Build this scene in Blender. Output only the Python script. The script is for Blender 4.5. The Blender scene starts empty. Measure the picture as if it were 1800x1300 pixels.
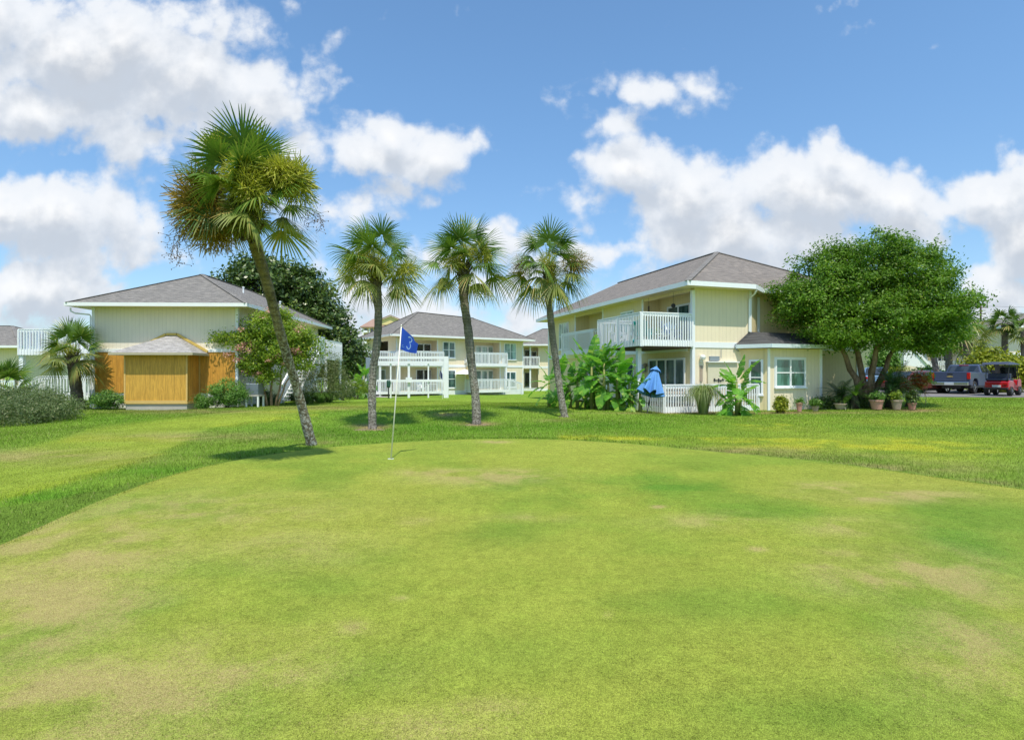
import bpy, math, random
import numpy as np
from mathutils import Vector, Matrix
rad = math.radians
S = bpy.context.scene
COL = S.collection
# ------------------------------------------------------------------ camera, sky, sun
F = 990.0; HZ = 655.0; CX = 900.0; CAMZ = 1.5
cam_d = bpy.data.cameras.new('camera'); cam = bpy.data.objects.new('camera', cam_d); COL.objects.link(cam)
cam.location = (0, 0, CAMZ); cam.rotation_euler = (rad(90), 0, 0)
cam_d.sensor_width = 36; cam_d.lens = F/1800*36; cam_d.shift_y = 5/1800; cam_d.clip_start = 0.1; cam_d.clip_end = 5000
S.camera = cam
S.view_settings.view_transform = 'Standard'; S.view_settings.look = 'None'
S.view_settings.exposure = 0.18; S.view_settings.gamma = 1
SUN_EL = 64.5
SUN_AZ = -11.0      # degrees to the left of straight behind the camera
to_sun = Vector((-math.sin(rad(SUN_AZ))*math.cos(rad(SUN_EL)), -math.cos(rad(SUN_AZ))*math.cos(rad(SUN_EL)), math.sin(rad(SUN_EL))))
sl = bpy.data.lights.new('sun', 'SUN'); sl.energy = 4.1; sl.angle = rad(0.5); sl.color = (1.0, 0.93, 0.80)
so = bpy.data.objects.new('sun', sl); COL.objects.link(so)
so.rotation_euler = to_sun.to_track_quat('Z', 'Y').to_euler()

W = bpy.data.worlds.new('World'); S.world = W; W.use_nodes = True
nt = W.node_tree; nt.nodes.clear()

class NT:
    """tiny node-tree helper"""
    def __init__(s, t): s.t = t
    def n(s, typ, **kw):
        nd = s.t.nodes.new(typ)
        for k, v in kw.items(): setattr(nd, k, v)
        return nd
    def inp(s, sock, v):
        if v is None: return
        if isinstance(v, bpy.types.NodeSocket): s.t.links.new(v, sock)
        else: sock.default_value = v
    def math(s, op, a, b=None, c=None, clamp=False):
        nd = s.n('ShaderNodeMath', operation=op); nd.use_clamp = clamp
        s.inp(nd.inputs[0], a); s.inp(nd.inputs[1], b); s.inp(nd.inputs[2], c)
        return nd.outputs[0]
    def vmath(s, op, a, b=None):
        nd = s.n('ShaderNodeVectorMath', operation=op); s.inp(nd.inputs[0], a); s.inp(nd.inputs[1], b)
        return nd.outputs[0]
    def maprange(s, v, a, b, c=0.0, d=1.0, smooth=True):
        nd = s.n('ShaderNodeMapRange'); nd.interpolation_type = 'SMOOTHSTEP' if smooth else 'LINEAR'
        s.inp(nd.inputs[0], v)
        for i, x in enumerate((a, b, c, d)): s.inp(nd.inputs[1+i], x)
        return nd.outputs[0]
    def noise(s, vec, scale, detail=4, rough=0.5, dist=0.0, lac=2.0):
        nd = s.n('ShaderNodeTexNoise'); s.inp(nd.inputs['Vector'], vec)
        nd.inputs['Scale'].default_value = scale; nd.inputs['Detail'].default_value = detail
        nd.inputs['Roughness'].default_value = rough; nd.inputs['Distortion'].default_value = dist
        nd.inputs['Lacunarity'].default_value = lac
        return nd.outputs['Fac']
    def mix(s, f, a, b, typ='MIX'):
        nd = s.n('ShaderNodeMix', data_type='RGBA'); nd.blend_type = typ
        s.inp(nd.inputs[0], f)
        s.inp(nd.inputs[6], a if isinstance(a, bpy.types.NodeSocket) else (*a[:3], 1))
        s.inp(nd.inputs[7], b if isinstance(b, bpy.types.NodeSocket) else (*b[:3], 1))
        return nd.outputs[2]
    def sep(s, v):
        nd = s.n('ShaderNodeSeparateXYZ'); s.inp(nd.inputs[0], v); return nd.outputs
    def comb(s, x, y, z):
        nd = s.n('ShaderNodeCombineXYZ'); s.inp(nd.inputs[0], x); s.inp(nd.inputs[1], y); s.inp(nd.inputs[2], z); return nd.outputs[0]

# clouds: position (px of the reference view -> slope of the direction), radii, weight
CL = [(140,90,330,110,1),(60,190,200,75,1),(330,150,230,80,1),(430,172,120,42,1),(250,240,110,45,.8),(20,20,160,70,1),
      (90,390,230,85,1),(210,410,110,55,1),(60,500,130,70,1),(140,500,60,45,1),(10,330,90,40,.8),(60,570,260,45,.55),
      (640,265,130,55,.85),(760,285,85,48,1),(690,330,70,50,.7),(560,250,90,50,.6),(700,230,60,32,.8),(630,370,120,60,.5),
      (560,195,60,25,.4),(600,110,40,16,.3),
      (640,500,130,60,.62),(760,470,110,60,.6),(870,420,110,45,.7),(900,500,140,70,.6),(1060,450,90,40,.75),(560,590,220,70,.55),(860,570,300,70,.6),(700,560,150,50,.55),(330,560,200,50,.5),(1100,500,120,60,.5),
      (1120,290,100,55,1),(1230,340,190,75,1),(1400,340,220,75,1),(1330,410,260,60,1),(1480,300,80,35,.95),(1560,350,130,55,1),(1020,350,70,38,.6),
      (1200,420,150,50,.9),(1600,400,110,50,.9),(1290,450,120,50,.8),
      (1130,150,140,36,.56),(1245,158,85,38,.72),(1100,140,70,22,.5),(1065,215,70,40,.62),(1120,180,80,30,.38),(1160,245,40,24,.4),
      (1760,340,110,70,1),(1790,420,90,90,1),(1740,490,80,35,.75),(1790,520,70,40,.8),(1635,90,20,13,.42),(1540,50,60,12,.28),(1740,560,160,40,.5),
      (1510,10,60,14,.3)]
grp = bpy.data.node_groups.new('cloud_density', 'ShaderNodeTree')
grp.interface.new_socket('P', in_out='INPUT', socket_type='NodeSocketVector')
grp.interface.new_socket('D', in_out='OUTPUT', socket_type='NodeSocketFloat')
grp.interface.new_socket('M', in_out='OUTPUT', socket_type='NodeSocketFloat')
g = NT(grp); gi = g.n('NodeGroupInput'); go = g.n('NodeGroupOutput')
P0 = gi.outputs[0]
wn = g.n('ShaderNodeTexNoise'); g.inp(wn.inputs['Vector'], P0); wn.inputs['Scale'].default_value = 5.5; wn.inputs['Detail'].default_value = 4
wv = g.vmath('SUBTRACT', wn.outputs['Color'], (0.5, 0.5, 0.5))
P = g.vmath('ADD', P0, g.vmath('MULTIPLY', wv, (0.13, 0.10, 0)))
acc = None
for cx, cy, rx, ry, w in CL:
    q = g.vmath('MULTIPLY', g.vmath('SUBTRACT', P, ((cx-CX)/F, (HZ-cy)/F, 0)), (F/rx, F/ry, 0))
    ln = g.n('ShaderNodeVectorMath', operation='LENGTH'); g.inp(ln.inputs[0], q)
    m = g.math('MULTIPLY_ADD', ln.outputs['Value'], -w*0.62, w)
    acc = m if acc is None else g.math('SMOOTH_MAX', acc, m, 0.12)
acc = g.math('MAXIMUM', acc, 0.0)
n1 = g.noise(P0, 6.0, 9, 0.62, 0.0)
n2 = g.noise(P0, 17.0, 5, 0.6, 0.0)
vo = g.n('ShaderNodeTexVoronoi'); vo.feature = 'F1'; vo.voronoi_dimensions = '2D'; g.inp(vo.inputs['Vector'], P); vo.inputs['Scale'].default_value = 12.0; vo.inputs['Detail'].default_value = 2.0; vo.inputs['Roughness'].default_value = .5; vo.normalize = True
bil = g.math('MULTIPLY', g.math('SUBTRACT', .30, vo.outputs['Distance']), .85)
nn = g.math('ADD', g.math('MULTIPLY', g.math('SUBTRACT', n1, 0.5), 1.25), g.math('MULTIPLY', g.math('SUBTRACT', n2, 0.5), 0.45))
d = g.math('ADD', acc, g.math('ADD', nn, bil))
grp.links.new(d, go.inputs[0]); grp.links.new(acc, go.inputs[1])
w = NT(nt)
tc = w.n('ShaderNodeTexCoord')
x, y, z = w.sep(tc.outputs['Generated'])
ys = w.math('MAXIMUM', w.math('ABSOLUTE', y), 0.05)
Pv = w.comb(w.math('DIVIDE', x, ys), w.math('DIVIDE', z, ys), w.math('MULTIPLY', w.math('LESS_THAN', y, 0.0), 7.3))
def dens(vec):
    nd = w.n('ShaderNodeGroup'); nd.node_tree = grp; w.inp(nd.inputs[0], vec); return nd.outputs
D0 = dens(Pv); D1 = dens(w.vmath('ADD', Pv, (-0.008, 0.05, 0)))
alpha = w.maprange(D0[0], 0.22, 0.60)
alpha = w.math('MULTIPLY', alpha, w.maprange(z, -0.02, 0.02))
# self shadowing: thick cloud above a point (towards the sun) turns it grey
lit = w.maprange(w.math('SUBTRACT', D1[0], w.math('MULTIPLY', D0[0], 0.35)), 0.75, 0.05, 0.0, 1.0)
core = w.maprange(D0[0], 0.5, 1.3)
ccol = w.mix(lit, (0.56, 0.60, 0.66), (1.0, 1.0, 1.0))
ccol = w.mix(w.math('MULTIPLY', w.math('SUBTRACT', 1.0, core), 0.35), ccol, (0.60, 0.70, 0.84))
sky = w.n('ShaderNodeTexSky', sky_type='NISHITA'); sky.sun_disc = False
sky.sun_elevation = rad(SUN_EL); sky.sun_rotation = rad(180 + SUN_AZ)
sky.altitude = 0; sky.air_density = 1.0; sky.dust_density = 0.6; sky.ozone_density = 2.2
skc = w.n('ShaderNodeVectorMath', operation='MULTIPLY'); w.inp(skc.inputs[0], sky.outputs[0]); w.inp(skc.inputs[1], w.mix(w.maprange(z, .05, .5), (.80, .93, 1.0), (.93, 1.17, 1.25)))
CLOUD_GAIN = 6.1
csc = w.n('ShaderNodeVectorMath', operation='SCALE'); w.inp(csc.inputs[0], ccol); csc.inputs['Scale'].default_value = CLOUD_GAIN
colr = w.mix(w.math('MULTIPLY', alpha, 0.97), skc.outputs[0], csc.outputs[0])
bg = w.n('ShaderNodeBackground'); w.inp(bg.inputs[0], colr); bg.inputs[1].default_value = 0.15
wo = w.n('ShaderNodeOutputWorld'); nt.links.new(bg.outputs[0], wo.inputs[0])

# ------------------------------------------------------------------ terrain height
def PX(px, py, d): return ((px-CX)/F*d, d, CAMZ-(py-HZ)*d/F)
CTRL = np.array([(0,0,0),(0,5,0),(0,10,0),(4,8,0),(-4,8,0),(-3,3,0),(4,3,0),(0,12.4,0),(0,-6,0),(6,5,0),(6,-3,0),(-5,-3,0),(-6,8.8,-.02),
 (-7,5.5,-.08),(-9,10,-.16),(-4.6,12.6,-.04),(-4.2,17,-.17),(-1.1,18.5,-.18),(2,21,-.13),(-5,21.3,.12),(0,22.3,.12),(-9,21.5,.04),(3.5,23.5,.0),
 (-18,29.5,-.38),(-13,31,-.27),(-22,26,-.33),(-16,20,-.26),(-20,20,-.28),(-24,29,-.36),(-30,35,-.45),(-14,25,-.2),
 (7,23.5,-.16),(12,25,-.13),(16,25.5,-.05),(5,28,-.2),(-5,30,-.1),(0,38,-.38),(-10.7,52,-.6),(1.2,60,-.72),(-5,42,-.45),(-16,44,-.45),
 (8,13.5,-.08),(13,15,-.05),(20,22,.04),(26,29,.14),(30,37,.19),(25,33,.18),(40,40,.25),(20,36,.15),(40,60,.5),(45,50,.6),(55,48,1.0),(6,14,-.12),(0,15,-.12),(-8,14,-.15),
 (60,80,.6),(0,100,-.7),(-60,60,-.5),(100,200,0),(-100,200,-.5),(0,400,0)], dtype=float)
def gz(x, y):
    x = np.asarray(x, float); y = np.asarray(y, float)
    num = np.zeros(x.shape); den = np.zeros(x.shape)
    for cx, cy, cz in CTRL:
        w_ = 1.0/((x-cx)**2+(y-cy)**2+1.6)**2
        num += w_*cz; den += w_
    return num/den
def gzf(x, y): return float(gz(np.array([x]), np.array([y]))[0])
def GP(px, d):
    X = (px-CX)/F*d
    return (X, d, gzf(X, d))
def topx(x, y, z):
    return CX+x/y*F, HZ-(z-CAMZ)/y*F

# ------------------------------------------------------------------ tagging / object helpers
def tag(o, label=None, cat=None, group=None, kind=None):
    if label: o['label'] = label
    if cat: o['category'] = cat
    if group: o['group'] = group
    if kind: o['kind'] = kind
    return o
def empty(name, loc, rz=0, label=None, cat=None, group=None):
    o = bpy.data.objects.new(name, None); COL.objects.link(o); o.location = loc; o.rotation_euler = (0, 0, rz)
    o.empty_display_size = .2
    return tag(o, label, cat, group)
def copy_tree(o, parent=None):
    c = o.copy(); COL.objects.link(c)
    if parent: c.parent = parent
    for ch in list(o.children): copy_tree(ch, c)
    return c

class MB:
    def __init__(s): s.v = []; s.f = []; s.m = []; s.mi = 0
    def poly(s, pts):
        b = len(s.v); s.v += [tuple(p) for p in pts]; s.f.append(tuple(range(b, b+len(pts)))); s.m.append(s.mi)
    def box(s, x0, x1, y0, y1, z0, z1):
        if x0 > x1: x0, x1 = x1, x0
        if y0 > y1: y0, y1 = y1, y0
        if z0 > z1: z0, z1 = z1, z0
        b = len(s.v)
        s.v += [(x0,y0,z0),(x1,y0,z0),(x1,y1,z0),(x0,y1,z0),(x0,y0,z1),(x1,y0,z1),(x1,y1,z1),(x0,y1,z1)]
        for q in ((0,3,2,1),(4,5,6,7),(0,1,5,4),(1,2,6,5),(2,3,7,6),(3,0,4,7)):
            s.f.append(tuple(b+i for i in q)); s.m.append(s.mi)
        return s
    def bar(s, p, q, w, h, up=(0,0,1)):
        p = Vector(p); q = Vector(q); d = (q-p).normalized(); u = Vector(up)
        a = d.cross(u)
        if a.length < 1e-4: a = d.cross(Vector((0,1,0)))
        a.normalize(); c = a.cross(d).normalized()
        b = len(s.v)
        for e in (p, q):
            for sa, sc in ((-1,-1),(1,-1),(1,1),(-1,1)): s.v.append(tuple(e+a*(sa*w/2)+c*(sc*h/2)))
        for f_ in ((0,1,2,3),(7,6,5,4),(0,4,5,1),(1,5,6,2),(2,6,7,3),(3,7,4,0)):
            s.f.append(tuple(b+i for i in f_)); s.m.append(s.mi)
        return s
    def tube(s, pts, r, n=8, cap=True):
        pts = [Vector(p) for p in pts]
        if not hasattr(r, '__len__'): r = [r]*len(pts)
        b = len(s.v); ref = Vector((0.31,0.17,0.93)) if abs((pts[-1]-pts[0]).normalized().z) < .9 else Vector((1,0,0))
        for i, p in enumerate(pts):
            t = (pts[min(i+1,len(pts)-1)]-pts[max(i-1,0)]).normalized()
            a = t.cross(ref).normalized(); c = t.cross(a)
            for k in range(n):
                th = 2*math.pi*k/n; s.v.append(tuple(p+(a*math.cos(th)+c*math.sin(th))*r[i]))
        for i in range(len(pts)-1):
            for k in range(n):
                k2 = (k+1) % n
                s.f.append((b+i*n+k, b+(i+1)*n+k, b+(i+1)*n+k2, b+i*n+k2)); s.m.append(s.mi)
        if cap:
            s.f.append(tuple(b+k for k in range(n))); s.m.append(s.mi)
            e = b+(len(pts)-1)*n; s.f.append(tuple(e+k for k in reversed(range(n)))); s.m.append(s.mi)
        return s
    def lathe(s, prof, c=(0,0,0), n=20, axis='z', cap=True):
        b = len(s.v)
        for r, h in prof:
            for k in range(n):
                th = 2*math.pi*k/n; a, e = r*math.cos(th), r*math.sin(th)
                s.v.append((c[0]+a, c[1]+e, c[2]+h) if axis == 'z' else (c[0]+a, c[1]+h, c[2]+e))
        for i in range(len(prof)-1):
            for k in range(n):
                k2 = (k+1) % n; s.f.append((b+i*n+k, b+i*n+k2, b+(i+1)*n+k2, b+(i+1)*n+k)); s.m.append(s.mi)
        if cap:
            s.f.append(tuple(b+k for k in reversed(range(n)))); s.m.append(s.mi)
            e = b+(len(prof)-1)*n; s.f.append(tuple(e+k for k in range(n))); s.m.append(s.mi)
        return s
    def prism(s, prof, y0, y1, inset=None):
        """side profile (x,z) extruded over y; inset = list of y insets per point"""
        n = len(prof); b = len(s.v); ins = inset or [0]*n
        for (px_, pz), i_ in zip(prof, ins): s.v.append((px_, y0+i_, pz))
        for (px_, pz), i_ in zip(prof, ins): s.v.append((px_, y1-i_, pz))
        s.f.append(tuple(b+k for k in range(n))); s.m.append(s.mi)
        s.f.append(tuple(b+n+k for k in reversed(range(n)))); s.m.append(s.mi)
        for k in range(n):
            k2 = (k+1) % n; s.f.append((b+k2, b+k, b+n+k, b+n+k2)); s.m.append(s.mi)
        return s
    def build(s, name, mats, parent=None, smooth=False, bevel=0, recalc=True):
        me = bpy.data.meshes.new(name); me.from_pydata(s.v, [], s.f)
        mats = mats if isinstance(mats, (list, tuple)) else [mats]
        for m_ in mats: me.materials.append(m_)
        if len(mats) > 1: me.polygons.foreach_set('material_index', s.m)
        if recalc:
            import bmesh
            bm = bmesh.new(); bm.from_mesh(me); bmesh.ops.recalc_face_normals(bm, faces=bm.faces); bm.to_mesh(me); bm.free()
        if smooth: me.polygons.foreach_set('use_smooth', [True]*len(me.polygons))
        me.update()
        o = bpy.data.objects.new(name, me); COL.objects.link(o)
        if parent: o.parent = parent
        if bevel:
            bv = o.modifiers.new('bevel', 'BEVEL'); bv.width = bevel; bv.segments = 2; bv.limit_method = 'ANGLE'
        return o

def npmesh(name, V, Fc, mats, parent=None, smooth=False, midx=None, col=None):
    """V (n,3) array, Fc (m,k) array of one polygon size"""
    me = bpy.data.meshes.new(name); V = np.asarray(V, np.float32); Fc = np.asarray(Fc, np.int32)
    me.vertices.add(len(V)); me.vertices.foreach_set('co', V.ravel())
    k = Fc.shape[1]; me.loops.add(Fc.size); me.loops.foreach_set('vertex_index', Fc.ravel())
    me.polygons.add(len(Fc)); me.polygons.foreach_set('loop_start', np.arange(0, Fc.size, k, dtype=np.int32))
    try: me.polygons.foreach_set('loop_total', np.full(len(Fc), k, np.int32))
    except Exception: pass
    mats = mats if isinstance(mats, (list, tuple)) else [mats]
    for m_ in mats: me.materials.append(m_)
    if midx is not None: me.polygons.foreach_set('material_index', np.asarray(midx, np.int32))
    if smooth: me.polygons.foreach_set('use_smooth', np.ones(len(Fc), bool))
    if col is not None:
        at = me.color_attributes.new('gcol', 'FLOAT_COLOR', 'POINT')
        at.data.foreach_set('color', (col if col.shape[1] == 4 else np.concatenate([col, np.zeros((len(col), 1))], 1)).astype(np.float32).ravel())
    me.update(calc_edges=True); me.validate()
    o = bpy.data.objects.new(name, me); COL.objects.link(o)
    if parent: o.parent = parent
    return o

# ------------------------------------------------------------------ materials
MATS = {}
def pbsdf(name):
    m = bpy.data.materials.new(name); m.use_nodes = True; t = m.node_tree; b = t.nodes['Principled BSDF']
    MATS[name] = m
    return m, NT(t), b
def simple(name, col, rough=.6, metal=0, var=0.12, scale=6, bump=0, spec=.5, coat=0):
    m, t, b = pbsdf(name); tc_ = t.n('ShaderNodeTexCoord')
    nz = t.noise(tc_.outputs['Object'], scale, 5, .6)
    c = t.mix(nz, tuple(x*(1-var) for x in col), tuple(min(1, x*(1+var)) for x in col))
    t.inp(b.inputs['Base Color'], c); b.inputs['Roughness'].default_value = rough; b.inputs['Metallic'].default_value = metal
    b.inputs['Specular IOR Level'].default_value = spec
    if coat: b.inputs['Coat Weight'].default_value = coat; b.inputs['Coat Roughness'].default_value = .03
    if bump:
        bp = t.n('ShaderNodeBump'); bp.inputs['Strength'].default_value = bump; bp.inputs['Distance'].default_value = .02
        t.inp(bp.inputs['Height'], t.noise(tc_.outputs['Object'], scale*6, 4, .6)); t.inp(b.inputs['Normal'], bp.outputs[0])
    return m
def siding(name, col, pitch=.2, groove=.09, stain=.16):
    m, t, b = pbsdf(name); tc_ = t.n('ShaderNodeTexCoord'); x_, y_, z_ = t.sep(tc_.outputs['Object'])
    u = t.math('FRACT', t.math('DIVIDE', t.math('ADD', x_, y_), pitch))
    gmask = t.math('LESS_THAN', u, groove)
    sc = t.comb(t.math('MULTIPLY', x_, 1.0), t.math('MULTIPLY', y_, 1.0), t.math('MULTIPLY', z_, .25))
    n_ = t.noise(sc, 3.0, 6, .65); nf = t.noise(sc, 28.0, 3, .6)
    c = t.mix(n_, tuple(v*(1-stain) for v in col), tuple(min(1, v*(1+stain*.6)) for v in col))
    c = t.mix(t.math('MULTIPLY', nf, .25), c, tuple(v*.8 for v in col))
    c = t.mix(t.math('MULTIPLY', gmask, .24), c, tuple(v*.45 for v in col))
    t.inp(b.inputs['Base Color'], c); b.inputs['Roughness'].default_value = .75; b.inputs['Specular IOR Level'].default_value = .25
    bp = t.n('ShaderNodeBump'); bp.inputs['Strength'].default_value = .6; bp.inputs['Distance'].default_value = .012; bp.invert = True
    t.inp(bp.inputs['Height'], gmask); t.inp(b.inputs['Normal'], bp.outputs[0])
    return m
def plywood(name, col):
    m, t, b = pbsdf(name); tc_ = t.n('ShaderNodeTexCoord'); x_, y_, z_ = t.sep(tc_.outputs['Object'])
    s_ = t.math('ADD', x_, y_)
    u = t.math('FRACT', t.math('DIVIDE', s_, 1.22)); seam = t.math('LESS_THAN', u, .012)
    u2 = t.math('FRACT', t.math('DIVIDE', s_, .2)); gr = t.math('LESS_THAN', u2, .07)
    v = t.comb(t.math('MULTIPLY', s_, 7.0), t.math('FLOOR', t.math('DIVIDE', s_, 1.22)), t.math('MULTIPLY', z_, .8))
    n_ = t.noise(v, 1.6, 7, .62, 1.2); n3 = t.noise(tc_.outputs['Object'], .9, 3, .5)
    c = t.mix(t.maprange(n_, .35, .68), tuple(k*.74 for k in col), tuple(min(1, k*1.18) for k in col))
    c = t.mix(t.math('MULTIPLY', n3, .5), c, (col[0]*.8, col[1]*.62, col[2]*.5))
    c = t.mix(t.math('MULTIPLY', gr, .3), c, tuple(k*.35 for k in col))
    c = t.mix(t.math('MULTIPLY', seam, .75), c, tuple(k*.25 for k in col))
    t.inp(b.inputs['Base Color'], c); b.inputs['Roughness'].default_value = .7
    return m
def shingle(name, c1, c2):
    m, t, b = pbsdf(name); tc_ = t.n('ShaderNodeTexCoord'); x_, y_, z_ = t.sep(tc_.outputs['Object'])
    s_ = t.math('ADD', x_, y_)
    br = t.n('ShaderNodeTexBrick'); t.inp(br.inputs['Vector'], t.comb(s_, t.math('MULTIPLY', z_, 2.3), 0.0))
    br.inputs['Scale'].default_value = 1.0; br.inputs['Brick Width'].default_value = .34; br.inputs['Row Height'].default_value = .145
    br.inputs['Mortar Size'].default_value = .006; br.inputs['Mortar Smooth'].default_value = .3
    br.inputs['Color1'].default_value = (*c1, 1); br.inputs['Color2'].default_value = (*c2, 1); br.inputs['Mortar'].default_value = (*[k*.45 for k in c1], 1)
    br.offset_frequency = 2; br.inputs['Bias'].default_value = 0.0
    n_ = t.noise(tc_.outputs['Object'], 1.1, 5, .6); nf = t.noise(tc_.outputs['Object'], 14, 4, .7)
    st = t.noise(t.comb(t.math('MULTIPLY', s_, 2.6), 0.0, t.math('MULTIPLY', z_, 15.0)), 1.0, 3, .6)
    c = t.mix(t.math('MULTIPLY', n_, .35), br.outputs['Color'], tuple(k*1.15 for k in c2))
    c = t.mix(t.maprange(st, .42, .62, 0, .65), c, tuple(k*.62 for k in c1))
    c = t.mix(t.math('MULTIPLY', nf, .3), c, tuple(k*1.4 for k in c2))
    t.inp(b.inputs['Base Color'], c); b.inputs['Roughness'].default_value = .9; b.inputs['Specular IOR Level'].default_value = .2
    bp = t.n('ShaderNodeBump'); bp.inputs['Strength'].default_value = .5; bp.inputs['Distance'].default_value = .02
    t.inp(bp.inputs['Height'], br.outputs['Fac']); bp.invert = True; t.inp(b.inputs['Normal'], bp.outputs[0])
    return m
def glassy(name, col, blinds=False):
    m, t, b = pbsdf(name); tc_ = t.n('ShaderNodeTexCoord'); x_, y_, z_ = t.sep(tc_.outputs['Object'])
    n_ = t.noise(t.comb(t.math('MULTIPLY', t.math('ADD', x_, y_), 2.2), 0.0, t.math('MULTIPLY', z_, .5)), 1.3, 3, .5)
    c = t.mix(t.maprange(n_, .42, .6), col, tuple(min(1, k*2.1+.02) for k in col))
    if blinds:
        bl = t.math('LESS_THAN', t.math('FRACT', t.math('DIVIDE', z_, .05)), .25)
        c = t.mix(t.math('MULTIPLY', bl, .5), c, tuple(k*.5 for k in col))
    t.inp(b.inputs['Base Color'], c); b.inputs['Roughness'].default_value = .06; b.inputs['Specular IOR Level'].default_value = .9
    return m
def leafmat(name, c1, c2, c3=None, trans=.35, rough=.5, f3=.12, spec=.35):
    m, t, b = pbsdf(name)
    g_ = t.n('ShaderNodeNewGeometry'); r_ = g_.outputs['Random Per Island']
    c = t.mix(r_, c1, c2)
    if c3: c = t.mix(t.math('GREATER_THAN', r_, 1-f3), c, c3)
    n_ = t.noise(g_.outputs['Position'], .9, 3, .5)
    c = t.mix(t.maprange(n_, .35, .7, 0, .6), c, tuple(min(1, k*1.3) for k in c2))
    t.inp(b.inputs['Base Color'], c); b.inputs['Roughness'].default_value = rough; b.inputs['Specular IOR Level'].default_value = spec
    tr = t.n('ShaderNodeBsdfTranslucent'); t.inp(tr.inputs[0], t.mix(.5, c, (c2[0]*1.3, c2[1]*1.5, c2[2]*.6)))
    mx = t.n('ShaderNodeMixShader'); mx.inputs[0].default_value = trans
    t.t.links.new(b.outputs[0], mx.inputs[1]); t.t.links.new(tr.outputs[0], mx.inputs[2])
    t.t.links.new(mx.outputs[0], t.t.nodes['Material Output'].inputs[0])
    return m
def grassmat(name, fine, bump, blades=False):
    m, t, b = pbsdf(name)
    at = t.n('ShaderNodeAttribute'); at.attribute_name = 'gcol'
    g_ = t.n('ShaderNodeNewGeometry'); p = g_.outputs['Position']
    n1_ = t.noise(p, fine, 5, .75); n2_ = t.noise(p, 9.0, 5, .65); n3_ = t.noise(p, 2.2, 4, .6)
    nb = t.noise(p, 11.0, 9, .82); nc = t.noise(p, 5.0, 6, .7); nd_ = t.noise(t.vmath('ADD', p, (7.3, 2.1, 0.0)), 45.0, 6, .8)
    k = t.maprange(n3_, .3, .7, .94, 1.05, False)
    for v_, lo, hi, am in ((nb, .36, .64, .17), (n1_, .3, .7, .95), (t.noise(p, 42.0, 7, .8), .34, .66, .30), (n2_, .3, .7, .10)): k = t.math('ADD', k, t.maprange(v_, lo, hi, -am, am, False))
    c = t.n('ShaderNodeVectorMath', operation='SCALE'); t.inp(c.inputs[0], at.outputs['Color']); t.inp(c.inputs['Scale'], k)
    cc = c.outputs[0]
    cc = t.mix(t.maprange(nc, .45, .70, 0, .2), cc, t.vmath('MULTIPLY', cc, (.62, .86, .55)))
    dm = t.maprange(t.math('ADD', t.math('MULTIPLY', at.outputs['Alpha'], .20), nd_), .56, .72, 0, .8)
    dm = t.math('MULTIPLY', dm, t.math('GREATER_THAN', at.outputs['Alpha'], .02))
    cc = t.mix(dm, cc, t.mix(t.maprange(n1_, .35, .65), (.24, .19, .06), (.50, .41, .18)))
    if blades:
        r_ = g_.outputs['Random Per Island']
        c2_ = t.n('ShaderNodeVectorMath', operation='SCALE'); t.inp(c2_.inputs[0], at.outputs['Color']); t.inp(c2_.inputs['Scale'], t.maprange(r_, 0, 1, .45, 1.45, False))
        cc = t.mix(t.math('GREATER_THAN', t.math('ADD', r_, t.math('MULTIPLY', at.outputs['Alpha'], .45)), .93), c2_.outputs[0], (.44, .39, .17))
    t.inp(b.inputs['Base Color'], cc); b.inputs['Roughness'].default_value = .85; b.inputs['Specular IOR Level'].default_value = .04
    if bump:
        bp = t.n('ShaderNodeBump'); bp.inputs['Strength'].default_value = bump; bp.inputs['Distance'].default_value = .02
        t.inp(bp.inputs['Height'], t.math('ADD', n1_, n2_)); t.inp(b.inputs['Normal'], bp.outputs[0])
    if blades:
        tr = t.n('ShaderNodeBsdfTranslucent'); t.inp(tr.inputs[0], cc)
        mx = t.n('ShaderNodeMixShader'); mx.inputs[0].default_value = .25
        t.t.links.new(b.outputs[0], mx.inputs[1]); t.t.links.new(tr.outputs[0], mx.inputs[2])
        t.t.links.new(mx.outputs[0], t.t.nodes['Material Output'].inputs[0])
    return m
def barkmat(name, c1, c2, rings=0, scale=6, spots=None):
    m, t, b = pbsdf(name); g_ = t.n('ShaderNodeTexCoord'); x_, y_, z_ = t.sep(g_.outputs['Object'])
    v = t.comb(t.math('MULTIPLY', x_, 3.0), t.math('MULTIPLY', y_, 3.0), t.math('MULTIPLY', z_, 1.2 if not rings else 3.0))
    n_ = t.noise(v, scale, 6, .7, .3); n2_ = t.noise(g_.outputs['Object'], 1.1, 3, .6)
    c = t.mix(t.maprange(n_, .35, .65), c1, c2)
    c = t.mix(t.maprange(n2_, .4, .65, 0, .6), c, tuple(k*.45 for k in c1))
    h = n_
    if rings:
        rg = t.math('FRACT', t.math('ADD', t.math('MULTIPLY', z_, rings), t.math('MULTIPLY', n_, .8)))
        c = t.mix(t.math('MULTIPLY', t.math('LESS_THAN', rg, .28), .45), c, tuple(k*.4 for k in c1))
        h = t.math('ADD', n_, t.math('MULTIPLY', rg, .6))
    if spots:
        sp = t.noise(g_.outputs['Object'], 19, 4, .7); c = t.mix(t.math('MULTIPLY', t.maprange(sp, .49, .57, 0, .9), t.maprange(z_, 1.2, 3.2, 1.0, .12)), c, spots)
    t.inp(b.inputs['Base Color'], c); b.inputs['Roughness'].default_value = .9; b.inputs['Specular IOR Level'].default_value = .15
    bp = t.n('ShaderNodeBump'); bp.inputs['Strength'].default_value = .9; bp.inputs['Distance'].default_value = .04
    t.inp(bp.inputs['Height'], h); t.inp(b.inputs['Normal'], bp.outputs[0])
    return m

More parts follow.
